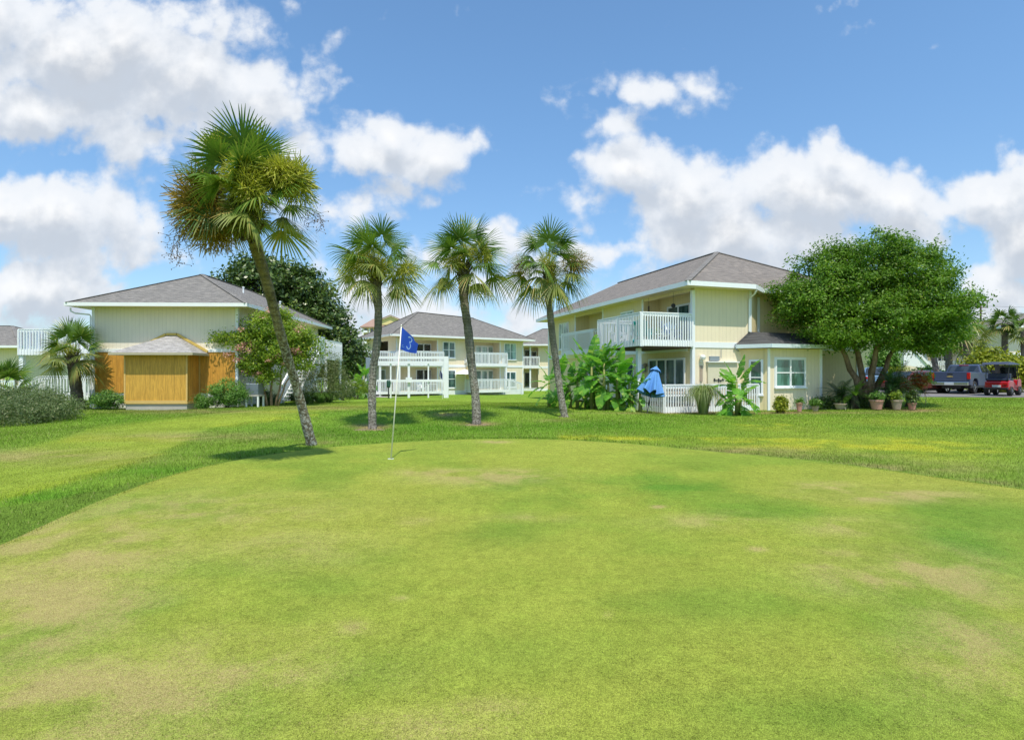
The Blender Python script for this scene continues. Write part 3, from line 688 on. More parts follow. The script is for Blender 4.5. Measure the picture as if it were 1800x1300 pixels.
# ------------------------------------------------------------------ left building (blank end wall, orange cladding, shed bump-out)
def left_building():
    O = (-22.3, 30.0); ang = rad(2.0); z0 = -.42
    b = empty('apartment_house', (O[0], O[1], z0), ang, 'two-storey house with a blank pale end wall, orange plywood below and a hipped lean-to', 'house')
    WD, DP = 7.55, 14.0
    mb = MB(); wall(mb, 'x', 0, 0, WD, 3.2, 5.5, out=-1); mb.build('upper_wall', M_GREIGE, b)
    mb = MB(); wall(mb, 'x', 0, 0, WD, .84, 3.03, out=-1); mb.build('orange_cladding', M_PLY, b)
    mb = MB(); mb.box(0, WD, -.035, .15, 3.03, 3.2); mb.build('belt_trim', M_TRIM, b)
    mb = MB(); mb.box(.02, WD-.02, .03, .15, 0-.1, .84); mb.build('skirting', M_TRIM, b)
    mb = MB(); wall(mb, 'y', WD, .15, DP, -.1, 5.5, holes=[(7.4, 10.6, 3.1, 5.2), (7.4, 10.6, .4, 2.7)], out=1); wall(mb, 'y', 0, .15, DP, -.1, 5.5, out=-1); wall(mb, 'x', DP, .15, WD-.15, -.1, 5.5, out=1)
    mb.box(WD-1.4, WD-1.25, 7.3, 10.7, .1, 5.3); mb.box(WD-1.25, WD-.15, 7.2, 7.35, .1, 5.3); mb.box(WD-1.25, WD-.15, 10.65, 10.8, .1, 5.3)
    mb.build('side_wall', M_GREIGE, b)
    boards('corner_board', M_WHITE, b, [(-.05, .09, -.045, -.002, -.1, 5.4), (WD-.09, WD+.05, -.045, -.002, -.1, 5.4), (WD, WD+.05, -.002, .12, -.1, 5.4), (WD+.002, WD+.04, 7.25, 7.4, 0, 5.4), (-.05, -.002, -.002, .12, -.1, 5.4)])
    hiproof(b, -.85, WD+.85, -.85, DP+.85, 5.55, ((3.85, 3.6, 7.8), (3.85, DP-3.6, 7.8)), M_ROOF)
    for px_, y_ in ((5.6, 5.2), (6.4, 9.2)):
        mb = MB(); zz = 7.8-(px_-3.85)/(4.55)*2.25; mb.lathe([(.05, -.05), (.05, .3), (.075, .31), (.075, .38), (.0, .4)], (px_, y_, zz), 10); mb.build('roof_vent', M_WHITE, b)
    mb = MB(); mb.tube([(-.75, -.6, 5.3), (-.74, -.6, 5.14), (-.6, -.5, 5.04), (-.1, -.12, 5.0), (-.07, -.1, 4.9), (-.07, -.1, .1)], .04, 8); mb.build('downspout', M_WHITE, b)
    # hipped lean-to
    x0, x1, yf = 2.43, 5.56, -1.25
    mb = MB(); mb.box(x0, x1, yf, yf+.12, .42, 2.92); mb.build('shed_front', M_PLY2, b)
    boards('shed_side', M_PLY, b, [(x0, x0+.1, yf+.12, -.0, .42, 2.92), (x1-.1, x1, yf+.12, -.0, .42, 2.92)])
    mb = MB(); mb.box(x0+.03, x1-.03, yf+.04, -.02, -.12, .34); mb.build('shed_base', M_CONC, b)
    mb = MB(); mb.box(x0-.02, x1+.02, yf-.025, yf-.001, .33, .5); mb.box(x0-.03, x0+.05, yf-.025, yf-.001, .5, 2.9); mb.box(x1-.05, x1+.03, yf-.025, yf-.001, .5, 2.9); mb.box(x1, x1+.03, yf, 0, .33, .45); mb.box(x1+.0005, x1+.03, -.08, -.01, .45, 2.9)
    mb.build('shed_trim', simple('raw_pine', (.62, .42, .14), .7, var=.15), b)
    rx0, rx1, ry = x0-.5, x1+.5, yf-.45; ze = 2.93; tp = 3.88
    mb = MB(); A=(rx0,ry,ze); B=(rx1,ry,ze); C_=(rx1,-.05,ze); D_=(rx0,-.05,ze); T0=(3.85,-.05,tp); T1=(4.4,-.05,tp); K0=(3.9,-.3,tp-.05); K1=(4.35,-.3,tp-.05)
    mb.poly([A,B,K1,K0]); mb.poly([B,C_,T1,K1]); mb.poly([D_,A,K0,T0]); mb.poly([K0,K1,T1,T0]); mb.poly([A,D_,C_,B])
    sr = mb.build('shed_roof', shingle('lean_to_shingle', (.26, .25, .245), (.41, .39, .38)), b)
    mb = MB(); mb.box(rx0, rx1, ry-.025, ry, ze-.11, ze+.015); mb.box(rx1, rx1+.025, ry-.025, -.05, ze-.11, ze+.015); mb.box(rx0-.025, rx0, ry-.025, -.05, ze-.11, ze+.015); mb.build('fascia', simple('grey_fascia', (.42,.38,.26), .7), sr)
    mb = MB(); mb.bar((rx0+.1,-.07,ze+.12), (3.82,-.07,tp+.09), .07, .13); mb.bar((3.86,-.07,tp+.1), (4.38,-.07,tp+.1), .07, .12); mb.bar((4.42,-.07,tp+.09), (rx1-.05,-.07,ze+.12), .07, .13); mb.build('flashing_board', simple('unpainted_board', (.56,.40,.10), .8, var=.25), sr)
    # walkway balcony on the left side
    yb = 4.0
    mb = MB(); mb.box(-7.0, -.06, yb-.1, yb+1.8, 3.0, 3.12); mb.build('balcony_floor', M_TRIM, b)
    railing(b, (-.1, yb-.15), (-7.0, yb-.15), 2.98, 4.55, skirt=.36, sp=.17, th=.055)
    railing(b, (-7.0, yb-.1), (-7.0, yb+1.8), 2.98, 4.55, skirt=.36, sp=.17, th=.055)
    railing(b, (-.1, yb+1.8), (-7.0, yb+1.8), 2.98, 4.55, skirt=.3, sp=.17, th=.055)
    for xx in (-6.92, -3.4): mb = MB(); mb.box(xx-.12, xx+.12, yb-.1, yb+.14, -.2, 2.98); mb.build('balcony_post', M_WHITE, b)
    mb = MB(); mb.box(-5.0, -.06, yb-.8, yb+1.8, .55, .68); mb.build('deck_floor', M_TRIM, b)
    railing(b, (-.1, yb-.9), (-5.2, yb-.9), .32, 1.75, skirt=.3, sp=.17, th=.06, name='deck_railing')
    railing(b, (-5.2, yb-.9), (-6.7, yb-1.0), .32, 1.75, skirt=.3, sp=.17, th=.05, zq=-.75, name='stair_railing')
    railing(b, (-3.9, yb-2.2), (-5.4, yb-2.3), .1, 1.5, skirt=.0, sp=.17, th=.05, zq=-.7, name='stair_railing')
    # deck and stair on the right side
    boards('deck_floor', M_WHITE, b, [(WD+.05, 10.1, 7.5, 11.2, 2.86, 3.02), (WD+.05, 10.1, 7.5, 11.2, .45, .58)])
    railing(b, (10.1, 7.5), (7.7, 7.5), 2.8, 4.15, skirt=.3, sp=.16, th=.05); railing(b, (10.1, 11.2), (10.1, 7.5), 2.8, 4.15, skirt=.3, sp=.16, th=.05)
    railing(b, (10.1, 7.5), (7.7, 7.5), .35, 1.6, skirt=.25, sp=.16, th=.05, name='deck_railing')
    for xx, yy in ((10.05, 7.55), (10.05, 11.1), (8.5, 7.6), (9.3, 7.6)): mb = MB(); mb.box(xx-.07, xx+.07, yy-.07, yy+.07, -.2, 2.86); mb.build('deck_post', M_WHITE, b)
    mb = MB()
    for i in range(14):
        t = i/13; yy = 7.4-4.2*t; zz = 2.85-2.75*t; mb.box(8.75, 9.9, yy-.3, yy, zz-.05, zz)
    mb.bar((8.72, 7.4, 2.75), (8.72, 3.1, -.0), .05, .28); mb.bar((9.93, 7.4, 2.75), (9.93, 3.1, -.0), .05, .28); mb.build('stair', M_WHITE, b)
    for xx in (8.7, 9.95): railing(b, (xx, 3.1), (xx, 7.45), .1, 1.15, skirt=0, sp=.16, th=.05, zq=2.85, name='stair_railing')
    mb = MB(); mb.box(9.98, 10.04, 6.2, 7.4, 2.5, 4.3); mb.build('privacy_screen', M_WHITE, b)
    for s0_ in (7.7, 9.2): window(b, 'y', WD-1.25, 1, s0_, s0_+1.3, .75, 2.65, 1, False, sill=False, glass=M_GLASSD, name='glass_door')
    for s0_ in (7.7, 9.2): window(b, 'y', WD-1.25, 1, s0_, s0_+1.3, 3.2, 5.1, 1, False, sill=False, glass=M_GLASSD, name='glass_door')
left_building()
# ------------------------------------------------------------------ right building
RB_O = (7.9, 24.7); RB_A = math.atan2(.310, .951); RB_Z = -.22
def right_building():
    O, A, z0 = RB_O, RB_A, RB_Z
    b = empty('apartment_house', (O[0], O[1], z0), A, 'two-storey yellow house with white balconies, a bay window and a brown-grey shingle roof', 'house')
    P = lambda ax, c, px, py: proj_on(O, A, ax, c, z0, px, py)
    L = 16.8; R = .95; HE = 5.45
    # side wall facing left
    holes = [(.14, 3.96, 3.05, 5.3), (8.5, 12.2, 3.05, 5.3)]
    mb = MB(); wall(mb, 'y', 0, .14, L, 0, HE, holes=holes, out=-1)
    for y0_, y1_ in ((.14, 3.96), (8.5, 12.2)):
        mb.box(R, R+.12, y0_-.1, y1_+.1, 2.9, HE); mb.box(.15, R, y1_, y1_+.12, 3.0, HE); mb.box(.15, R, y0_-.12, y0_-.002, 3.0, HE)
        mb.box(.0, R, y0_, y1_, 2.93, 3.045)
    mb.build('side_wall', M_CREAM, b)
    boards('corner_board', M_WHITE, b, [(-.005, .14, -.02, .135, -.05, HE-.1), (-.03, -.001, 4.0, 4.14, 3.0, HE), (-.03, -.001, 8.36, 8.49, 3.0, HE), (-.03, -.001, 12.21, 12.34, 3.0, HE), (-.04, .12, L-.02, L+.14, 0, HE)])
    mb = MB(); mb.box(-.035, -.002, .3, L, 2.68, 2.93); mb.build('belt_trim', M_WHITE, b)
    # front walls
    mb = MB(); wall(mb, 'x', 0, .14, 3.05, 3.08, HE, out=-1); wall(mb, 'x', 0, .14, 2.6, 0, 2.83, out=-1); mb.build('front_wall', M_PALE, b)
    mb = MB(); mb.box(.14, 2.62, -.03, .15, 2.83, 3.08); mb.box(3.05, 3.16, -.03, .12, 3.3, HE); mb.build('front_trim', M_WHITE, b)
    mb = MB(); mb.box(1.45, 1.47, -.012, -.001, 0, HE); mb.build('seam_batten', M_GREIGE, b)
    mb = MB()
    mb.poly([(3.16,0,0),(4.3,.9,0),(4.3,.9,HE),(3.16,0,HE)]); mb.poly([(3.16,.12,0),(3.16,.12,HE),(4.3,1.02,HE),(4.3,1.02,0)])
    wall(mb, 'x', .9, 4.3, 10.6, 0, HE, out=-1); wall(mb, 'y', 10.6, 1.05, L, 0, HE, out=1); wall(mb, 'x', L, .15, 10.45, 0, HE, out=1)
    mb.build('set_back_wall', M_CREAM, b)
    mb = MB(); mb.box(4.27, 4.4, .84, .898, 0, HE-.12); mb.box(10.5, 10.64, .86, .898, 0, HE-.12); mb.box(4.4, 10.5, .87, .898, 2.83, 3.05); mb.build('set_back_trim', M_WHITE, b)
    # roof
    ze = 5.6; e = .75; R0 = (6.0, 6.0, 8.6); R1 = (6.0, L+.7, 8.6)
    a_=(-e,-e,ze); b_=(2.75,-e,ze); c_=(3.95,.12,ze); d_=(11.3,.12,ze); f_=(11.3,L+.7,ze); g2=(-e,L+.7,ze)
    mb = MB(); mb.poly([a_,b_,R0]); mb.poly([b_,c_,R0]); mb.poly([c_,d_,R0]); mb.poly([d_,f_,R1,R0]); mb.poly([g2,a_,R0,R1]); mb.poly([f_,g2,R1])
    rf = mb.build('roof', shingle('brown_grey_shingle', (.150,.136,.124), (.255,.224,.196)), b)
    mb = MB()
    for p, q in ((a_,R0),(R0,R1),(d_,R0)): mb.bar(Vector(p)+Vector((0,0,.012)), Vector(q)+Vector((0,0,.012)), .26, .04)
    mb.build('ridge_cap', M_ROOF, rf)
    mb = MB(); ft = .2
    loop = [a_,b_,c_,d_,f_,g2]
    for p, q in zip(loop, loop[1:]+loop[:1]):
        p = Vector(p); q = Vector(q); mb.bar(p-Vector((0,0,ft/2-.015)), q-Vector((0,0,ft/2-.015)), .04, ft)
    mb.build('fascia', M_WHITE, rf)
    mb = MB(); mb.poly([(x_,y_,ze-ft+.04) for x_,y_,_ in loop]); mb.poly([(x_,y_,ze-ft+.06) for x_,y_,_ in reversed(loop)]); mb.build('soffit', M_SOFFIT, rf, recalc=False)
    mb = MB(); mb.tube([(2.9,-.62,5.38),(2.92,-.5,5.25),(3.0,-.1,5.12),(3.0,-.07,5.0),(3.0,-.07,3.6)], .04, 8); mb.build('downspout', M_WHITE, b)
    # windows and doors on the side
    def W_(ax, c, out, p0, p1, t, bt, **k):
        s0_, h0 = P(ax, c, p0, t); s1_, _ = P(ax, c, p1, t); _, h1 = P(ax, c, p0, bt)
        if s0_ > s1_: s0_, s1_ = s1_, s0_
        return window(b, ax, c, out, s0_, s1_, k.pop('z0', h1), k.pop('z1', h0), **k)
    window(b, 'y', R, -1, .55, 3.3, 3.1, 5.0, 3, False, .09, M_GLASS, 'french_door', False)
    window(b, 'y', R, -1, 8.75, 11.0, 3.1, 5.0, 2, False, .08, M_GLASSD, 'sliding_door', False)
    window(b, 'y', 0, -1, 4.95, 6.3, 3.75, 5.0, 2, False, .08, M_CURT)
    window(b, 'y', 0, -1, 13.3, 14.9, 3.3, 5.1, 2, True, .06, M_CURT)
    window(b, 'y', 0, -1, .5, 3.5, .35, 2.4, 4, False, .09, M_GLASS, 'sliding_door', False)
    window(b, 'y', 0, -1, 4.9, 6.4, .9, 2.35, 2, False, .08, M_GLASS)
    window(b, 'y', 0, -1, 9.0, 11.4, .35, 2.35, 2, False, .08, M_GLASSD, 'sliding_door', False)
    # balconies
    mb = MB(); mb.box(-2.5, -.001, .0, 3.9, 2.93, 3.04); mb.box(-2.45, -.001, .05, 3.85, 2.80, 2.93); mb.build('balcony_floor', M_WOODD, b)
    railing(b, (-.02, -.02), (-2.52, -.02), 2.86, 4.32, skirt=.28, sp=.125, th=.05)
    railing(b, (-2.55, .0), (-2.55, 3.95), 2.86, 4.32, skirt=.28, sp=.135, th=.034)
    railing(b, (-2.5, 3.93), (-.02, 3.93), 2.86, 4.32, skirt=.28, sp=.125, th=.05)
    mb = MB(); mb.box(-.4, -.001, 8.9, 13.4, 2.86, 3.04); mb.build('balcony_floor', M_WHITE, b)
    railing(b, (-.45, 8.9), (-.45, 13.4), 2.86, 4.3, skirt=.28, sp=.14, th=.034); railing(b, (-.02, 8.85), (-.45, 8.85), 2.86, 4.3, skirt=.28, sp=.12, th=.05)
    for xx, yy in ((-2.25, .7), (-2.25, 3.6)):
        mb = MB(); mb.box(xx-.09, xx+.09, yy-.09, yy+.09, -.05, 2.8); mb.build('balcony_post', M_WHITE, b)
    # lower deck
    mb = MB(); mb.box(-1.75, -.001, -.55, 4.4, .2, .3); mb.box(-.001, 2.55, -.55, -.001, .2, .3); mb.box(-1.6, 2.5, -.4, -.1, -.1, .2); mb.build('deck_floor', M_WOODD, b)
    railing(b, (3.02, -.6), (-1.78, -.6), .03, 1.24, skirt=.26, sp=.125, th=.048, name='deck_railing')
    railing(b, (-1.82, -.6), (-1.82, 4.4), .03, 1.24, skirt=.26, sp=.135, th=.036, name='deck_railing')
    # bay
    bx0, bx1, bf, bh = 3.28, 6.3, -.9, 2.8
    mb = MB(); s0_, h0 = P('x', bf, 1362, 629); s1_, h1 = P('x', bf, 1415, 680)
    mb.box(bx0, bx1, bf, bf+.14, -.05, bh); mb.box(bx1-.14, bx1, bf+.14, .9, -.05, bh)
    mb.build('bay_wall', M_PALE, b)
    mb = MB(); mb.poly([(2.58,-.0,-.05),(3.28,-.9,-.05),(3.28,-.9,bh),(2.58,0,bh)]); mb.poly([(2.58,.1,bh),(3.28,-.76,bh),(3.28,-.76,-.05),(2.58,.1,-.05)]); mb.build('bay_side', M_CREAM, b, recalc=False)
    boards('bay_corner_board', M_WHITE, b, [(bx0-.03, bx0+.1, bf-.03, bf-.001, -.05, bh), (bx1-.1, bx1+.03, bf-.03, bf-.001, -.05, bh), (bx1+.001, bx1+.03, bf, bf+.12, -.05, bh)])
    window(b, 'x', bf, -1, s0_, s1_, h1, h0, 2, True, .075, glassy('bay_window_glass', (.05,.13,.115), True), trimw=.04)
    # bay side window (on the slanting wall)
    dx, dy = .7/1.14, -.9/1.14
    wn_ = empty('bay_side_window', (2.58, 0, 0)); wn_.parent = b; wn_.rotation_euler = (0, 0, math.atan2(dy, dx))
    window(wn_, 'x', 0, -1, .38, .92, .75, 2.28, 1, True, .06, trimw=.03)
    # flatten: give the window's parts straight to the house
    for c in list(wn_.children):
        c.parent = b; c.location = wn_.location; c.rotation_euler = wn_.rotation_euler
    bpy.data.objects.remove(wn_)
    zt = 3.57; ze2 = 2.98
    mb = MB(); o_ = .4
    pa=(2.25,-.06,ze2); pb=(3.1,bf-o_,ze2); pc=(bx1+o_,bf-o_,ze2); pd=(bx1+o_,.86,ze2); ta_=(3.0,-.04,zt); tb=(3.3,-.1,zt); tc2=(bx1-.2,-.1,zt); td=(bx1-.2,.86,zt); te = (4.3,.83,zt); tf=(3.17,-.05,zt)
    mb.poly([pa,pb,tb,ta_]); mb.poly([pb,pc,tc2,tb]); mb.poly([pc,pd,td,tc2]); mb.poly([tb,tc2,td,te,tf]); br_ = mb.build('bay_roof', M_ROOFD, b, recalc=False)
    mb = MB()
    for p, q in ((pa,pb),(pb,pc),(pc,pd)): mb.bar(Vector(p)-Vector((0,0,.08)), Vector(q)-Vector((0,0,.08)), .05, .17)
    mb.build('fascia', simple('blue_white_trim', (.62,.72,.76), .6), br_)
    mb = MB(); mb.poly([(q[0],q[1],ze2-.15) for q in (pa,pb,pc,pd)]); mb.build('soffit', M_SOFFIT, br_, recalc=False)
    mb = MB(); mb.tube([(2.22,-.08,3.0),(2.18,-.1,2.9),(2.25,-.06,2.8),(2.45,-.04,2.7)], .03, 6); mb.build('gutter_spout', M_GREY, b)
    # wall fittings by the deck
    s_, h_ = P('x', 0, 1232, 632); mb = MB(); mb.box(s_-.05, s_+.05, -.05, -.001, h_-.1, h_+.2); mb.lathe([(.03,.0),(.1,.03),(.13,.13),(.11,.2),(.03,.24)], (s_, -.14, h_-.02), 12); mb.build('wall_lamp', M_BULB, b)
    mb = MB(); mb.box(s_-.07, s_+.07, -.04, -.001, h_-.95, h_-.25); mb.build('thermometer_board', M_POTB, b)
    s0_, h0 = P('x', 0, 1242, 637); s1_, h1 = P('x', 0, 1290, 672)
    mb = MB(); mb.box(s0_, s1_+.1, -.1, -.001, h1-.1, h0); mb.build('meter_cover', M_BEIGE, b)
    mb = MB(); mb.box(s0_-.05, s1_+.15, -.2, -.001, h0+.002, h0+.05); mb.build('ledge', M_TRIM, b)
    mb = MB(); mb.box(s0_+.12, s0_+.62, -.09, -.001, h0+.08, h0+.28); mb.tube([(s0_+.75,-.03,h0+.2),(s0_+.75,-.03,h0+.6)], .012, 6); mb.build('vent_grille', M_GREY, b)
    mb = MB(); mb.box(s0_+.28, s0_+.84, -.125, -.101, h1+.10, h1+.125)
    for k in range(5): mb.box(s0_+.3+k*.11, s0_+.36+k*.11, -.13, -.101, h1+.05+.04*math.sin(k*2), h1+.14+.05*math.cos(k*3))
    mb.build('wall_ornament', M_BLK, b)
    # meter boxes near the lower door
    mb = MB(); mb.box(-.12, -.001, 3.75, 4.1, 1.75, 2.15); mb.build('meter_box', M_GREY, b)
    mb = MB(); mb.lathe([(.05,0),(.1,.05),(.1,.16),(.04,.2)], (-.14, 3.62, 2.0), 10); mb.build('wall_lamp', M_POTB, b)
    mb = MB(); mb.lathe([(.10,-.025),(.10,.025)], (-.35, .9, 4.75), 16, axis='y'); mb.tube([(-.35,.9,4.85),(-.35,.9,5.35)], .006, 4); mb.build('hanging_ornament', M_BLK, b)
    mb = MB(); mb.tube([(-.2,3.2,4.55),(-.2,3.2,5.0)], .04, 8); mb.tube([(-.2,3.2,5.0),(-.2,3.2,5.4)], .006, 4); mb.build('wind_chime', M_WOODD, b)
    return b
RB = right_building()
def RBW(x, y, h):      # right building local -> world
    c, s = math.cos(RB_A), math.sin(RB_A); return (RB_O[0]+c*x-s*y, RB_O[1]+s*x+c*y, RB_Z+h)

# ------------------------------------------------------------------ centre building
def centre_building():
    O = (-10.7, 52.0); A = rad(33.8); z0 = -.66
    b = empty('apartment_house', (O[0], O[1], z0), A, 'two-storey cream house with white balconies standing in the middle distance behind the palms', 'house')
    P = lambda ax, c, px, py: proj_on(O, A, ax, c, z0, px, py)
    L, D = 14.3, 8.0; HE = 5.5; RD = 1.3
    f = lambda px: P('x', 0, px, 600)[0]
    ra, rb, rc, rd_ = .35, f(768), f(822), f(878)
    hl = [(ra, rb, 3.05, 5.25), (ra, rb, .5, 2.65), (rc, rd_, 3.05, 5.25), (rc, rd_, .5, 2.65)]
    mb = MB(); wall(mb, 'x', 0, 0, L, .25, HE, holes=hl, out=-1)
    for a, c in ((ra, rb), (rc, rd_)):
        mb.box(a-.1, c+.1, RD, RD+.12, .3, HE); mb.box(a-.12, a-.001, .15, RD, .3, HE); mb.box(c+.001, c+.12, .15, RD, .3, HE); mb.box(a, c, 0, RD, 2.75, 2.98); mb.box(a, c, 0, RD, .3, .48)
    wall(mb, 'y', 0, .15, D, .25, HE, holes=[(2.0, 4.6, 3.05, 5.2)], out=-1); mb.box(1.2, 1.32, 1.45, 4.8, 2.7, HE); wall(mb, 'y', L, .15, D, .25, HE, out=1); wall(mb, 'x', D, .15, L-.15, .25, HE, out=1)
    mb.build('wall', M_PALE, b)
    mb = MB(); mb.box(-.02, L+.02, -.04, -.001, 2.72, 2.95); mb.box(-.03, L+.03, -.05, -.001, -.1, .42); mb.box(L+.001, L+.04, -.05, D, -.1, .42)
    for s_ in (0, rb+.02, rc-.12, rd_+.02, L-.1): mb.box(s_, s_+.1, -.03, -.001, .42, HE-.1)
    mb.build('trim', M_WHITE, b)
    mb = MB(); mb.box(rc-.16, rc-.04, -.55, -.05, .4, HE-.1); mb.build('wing_wall', M_CREAM, b)
    hiproof(b, -.9, L+.9, -.9, D+.9, 5.66, ((3.9, D/2, 8.35), (L-3.9, D/2, 8.1)), M_ROOF)
    def Wn(px0, px1, pt, pb_, **k):
        s0_, h0 = P('x', 0, px0, pt); s1_, _ = P('x', 0, px1, pt); _, h1 = P('x', 0, px0, pb_); window(b, 'x', 0, -1, s0_, s1_, h1, h0, **k)
    Wn(778, 800, 600, 629, n=2, fw=.09); Wn(886, 907, 603, 632, n=2, fw=.06, glass=M_CURT); Wn(787, 801, 650, 682, n=1, fw=.08); Wn(886, 907, 653, 681, n=2, fw=.09)
    fd = lambda px: P('x', RD, px, 600)[0]
    for z0_, z1_ in ((3.1, 5.0), (.55, 2.5)):
        window(b, 'x', RD, -1, fd(731), fd(758), z0_, z1_, 2, False, .09, M_GLASSD, 'sliding_door', False)
        window(b, 'x', RD, -1, fd(835), fd(868), z0_, z1_, 3, False, .16, M_CURT, 'french_door', False)
    window(b, 'y', 1.2, -1, 2.6, 4.0, 3.1, 5.0, 1, False, .09, M_GLASSD, 'glass_door', False); window(b, 'y', 0, -1, 2.6, 4.0, .6, 2.5, 1, False, .09, M_GLASSD, 'glass_door', False)
    for a, c, p_ in ((rb-4.3, rb+.25, .9), (rc-.1, rd_+.35, .9)):
        mb = MB(); mb.box(a, c, -p_, -.051, 2.82, 3.0); mb.build('balcony_floor', M_WHITE, b)
        railing(b, (c, -p_), (a, -p_), 2.8, 4.2, skirt=.3, sp=.16, th=.06); railing(b, (c, -.06), (c, -p_), 2.8, 4.2, skirt=.3, sp=.16, th=.06); railing(b, (a, -p_), (a, -.06), 2.8, 4.2, skirt=.3, sp=.16, th=.06)
        mb = MB(); mb.box(a-.1, c, -p_-.4, -.051, .28, .42); mb.build('deck_floor', M_WHITE, b)
        railing(b, (c, -p_-.4), (a-.1, -p_-.4), .2, 1.55, skirt=.25, sp=.16, th=.06, name='deck_railing'); railing(b, (a-.1, -p_-.4), (a-.1, -.06), .2, 1.55, skirt=.25, sp=.16, th=.06, name='deck_railing')
        for xx in (a+.1, c-.1):
            mb = MB(); mb.box(xx-.08, xx+.08, -p_-.02, -p_+.14, .42, 2.8); mb.build('balcony_post', M_WHITE, b)
    railing(b, (rd_+1.9, -1.3), (rd_+.45, -1.3), -.1, 1.1, skirt=0, sp=.16, th=.06, zq=.45, name='stair_railing')
    # side deck to the left
    boards('side_deck', M_WHITE, b, [(-3.2, -.001, -.2, 5.0, 2.82, 3.0), (-3.2, -.001, -.2, 5.0, .28, .42)])
    for z_ in (2.8, .2):
        railing(b, (-.2, -.2), (-3.2, -.2), z_, z_+1.35, skirt=.25, sp=.17, th=.06, name='deck_railing'); railing(b, (-3.2, -.2), (-3.2, 5.0), z_, z_+1.35, skirt=.25, sp=.17, th=.06, name='deck_railing')
    for xx, yy in ((-3.1, -.1), (-1.6, -.1), (-3.1, 2.5)): mb = MB(); mb.box(xx-.09, xx+.09, yy-.09, yy+.09, -.1, 2.8); mb.build('balcony_post', M_WHITE, b)
    # white patio parasol on the lower deck stands in front of the door (own thing)
    return b, O, A, z0
CB, CBO, CBA, CBZ = centre_building()
def CBW(x, y, h):
    c, s = math.cos(CBA), math.sin(CBA); return (CBO[0]+c*x-s*y, CBO[1]+s*x+c*y, CBZ+h)

# building joining on behind, between the centre and the right building
def back_building():
    O = (.6, 69.0); z0 = -.8
    b = empty('apartment_house', (O[0], O[1], z0), rad(1), 'cream house partly hidden between the centre house and the yellow house', 'house')
    f = lambda px: proj_on(O, rad(1), 'x', 0, z0, px, 600)[0]
    mb = MB(); a, c = f(921), f(946)
    wall(mb, 'x', 0, 0, 14, 0, 5.7, holes=[(a, c, 3.1, 5.4), (a, c, .4, 2.8)], out=-1); mb.box(a-.2, c+.2, 1.4, 1.5, .1, 5.6); mb.box(a, c, .15, 1.4, 2.85, 3.05); mb.box(c, c+.1, .15, 1.4, 0, 5.6); mb.box(a-.1, a, .15, 1.4, 0, 5.6)
    wall(mb, 'y', 0, .15, 8, 0, 5.7, out=-1); wall(mb, 'y', 14, .15, 8, 0, 5.7, out=1); mb.build('wall', M_PALE, b)
    mb = MB(); mb.box(c-.02, 14, -.03, -.001, 2.85, 3.1); mb.box(f(932)-.09, f(932)+.09, -.2, -.02, .3, 5.6); mb.box(0, 14, -.04, -.001, -.2, .35); mb.build('trim', M_WHITE, b)
    hiproof(b, -.9, 14.9, -.9, 9, 5.75, ((3.5, 4, 8.0), (11, 4, 8.0)), M_ROOF)
    railing(b, (c+.1, -.3), (a-.1, -.3), 2.85, 4.3, skirt=.35, sp=.17, th=.06); railing(b, (c+.1, -.3), (a-.1, -.3), .1, .45, skirt=.2, sp=.17, th=.06, name='deck_edge')
    window(b, 'x', 1.4, -1, a+.1, a+.9, 3.2, 5.2, 1, False, .08, M_GLASSD, 'glass_door', False); window(b, 'x', 1.4, -1, a+.1, a+.9, .5, 2.4, 1, False, .08, M_GLASSD, 'glass_door', False)
    window(b, 'x', 1.4, -1, c-.75, c-.1, 3.4, 5.0, 1, True, .08, M_GLASSD)
back_building()
# far left house and the one behind it
def far_left():
    for (X, Yd, w_, hE, dz, lab) in ((-53, 46.5, 12.4, 4.2, -.5, 'low cream house with a brown shingle roof at the far left edge'), (-47.5, 62, 15.0, 4.2, -.6, 'cream house seen behind the walkway balcony at the far left')):
        b = empty('apartment_house', (X, Yd, dz), rad(0), lab, 'house')
        mb = MB(); wall(mb, 'x', 0, 0, w_, 0, hE-.1, out=-1, holes=[(w_-1.4, w_-.2, .3, 2.4)]); wall(mb, 'y', w_, .15, 8, 0, hE-.1, out=1); wall(mb, 'y', 0, .15, 8, 0, hE-.1, out=-1); mb.box(w_-1.6, w_-.15, 1.2, 1.3, 0, hE-.1)
        mb.build('wall', M_PALE, b)
        mb = MB()
        for k in range(1, 5): mb.box(w_*k/5, w_*k/5+.14, -.5, -.001, 0, hE-.2)
        mb.box(0, w_, -.04, -.001, -.2, .3); mb.build('trim', M_WHITE, b)
        hiproof(b, -.8, w_+.8, -.9, 8.9, hE, ((4.4, 4, hE+2.0), (w_-4.2, 4, hE+2.0)), M_ROOF)
        railing(b, (w_, -.6), (w_-3.0, -.6), .2, 1.4, skirt=.2, sp=.17, th=.06)
        window(b, 'x', 0, -1, w_-4.3, w_-2.9, 1.0, 2.6, 2, True, .08, M_GLASSD)
far_left()
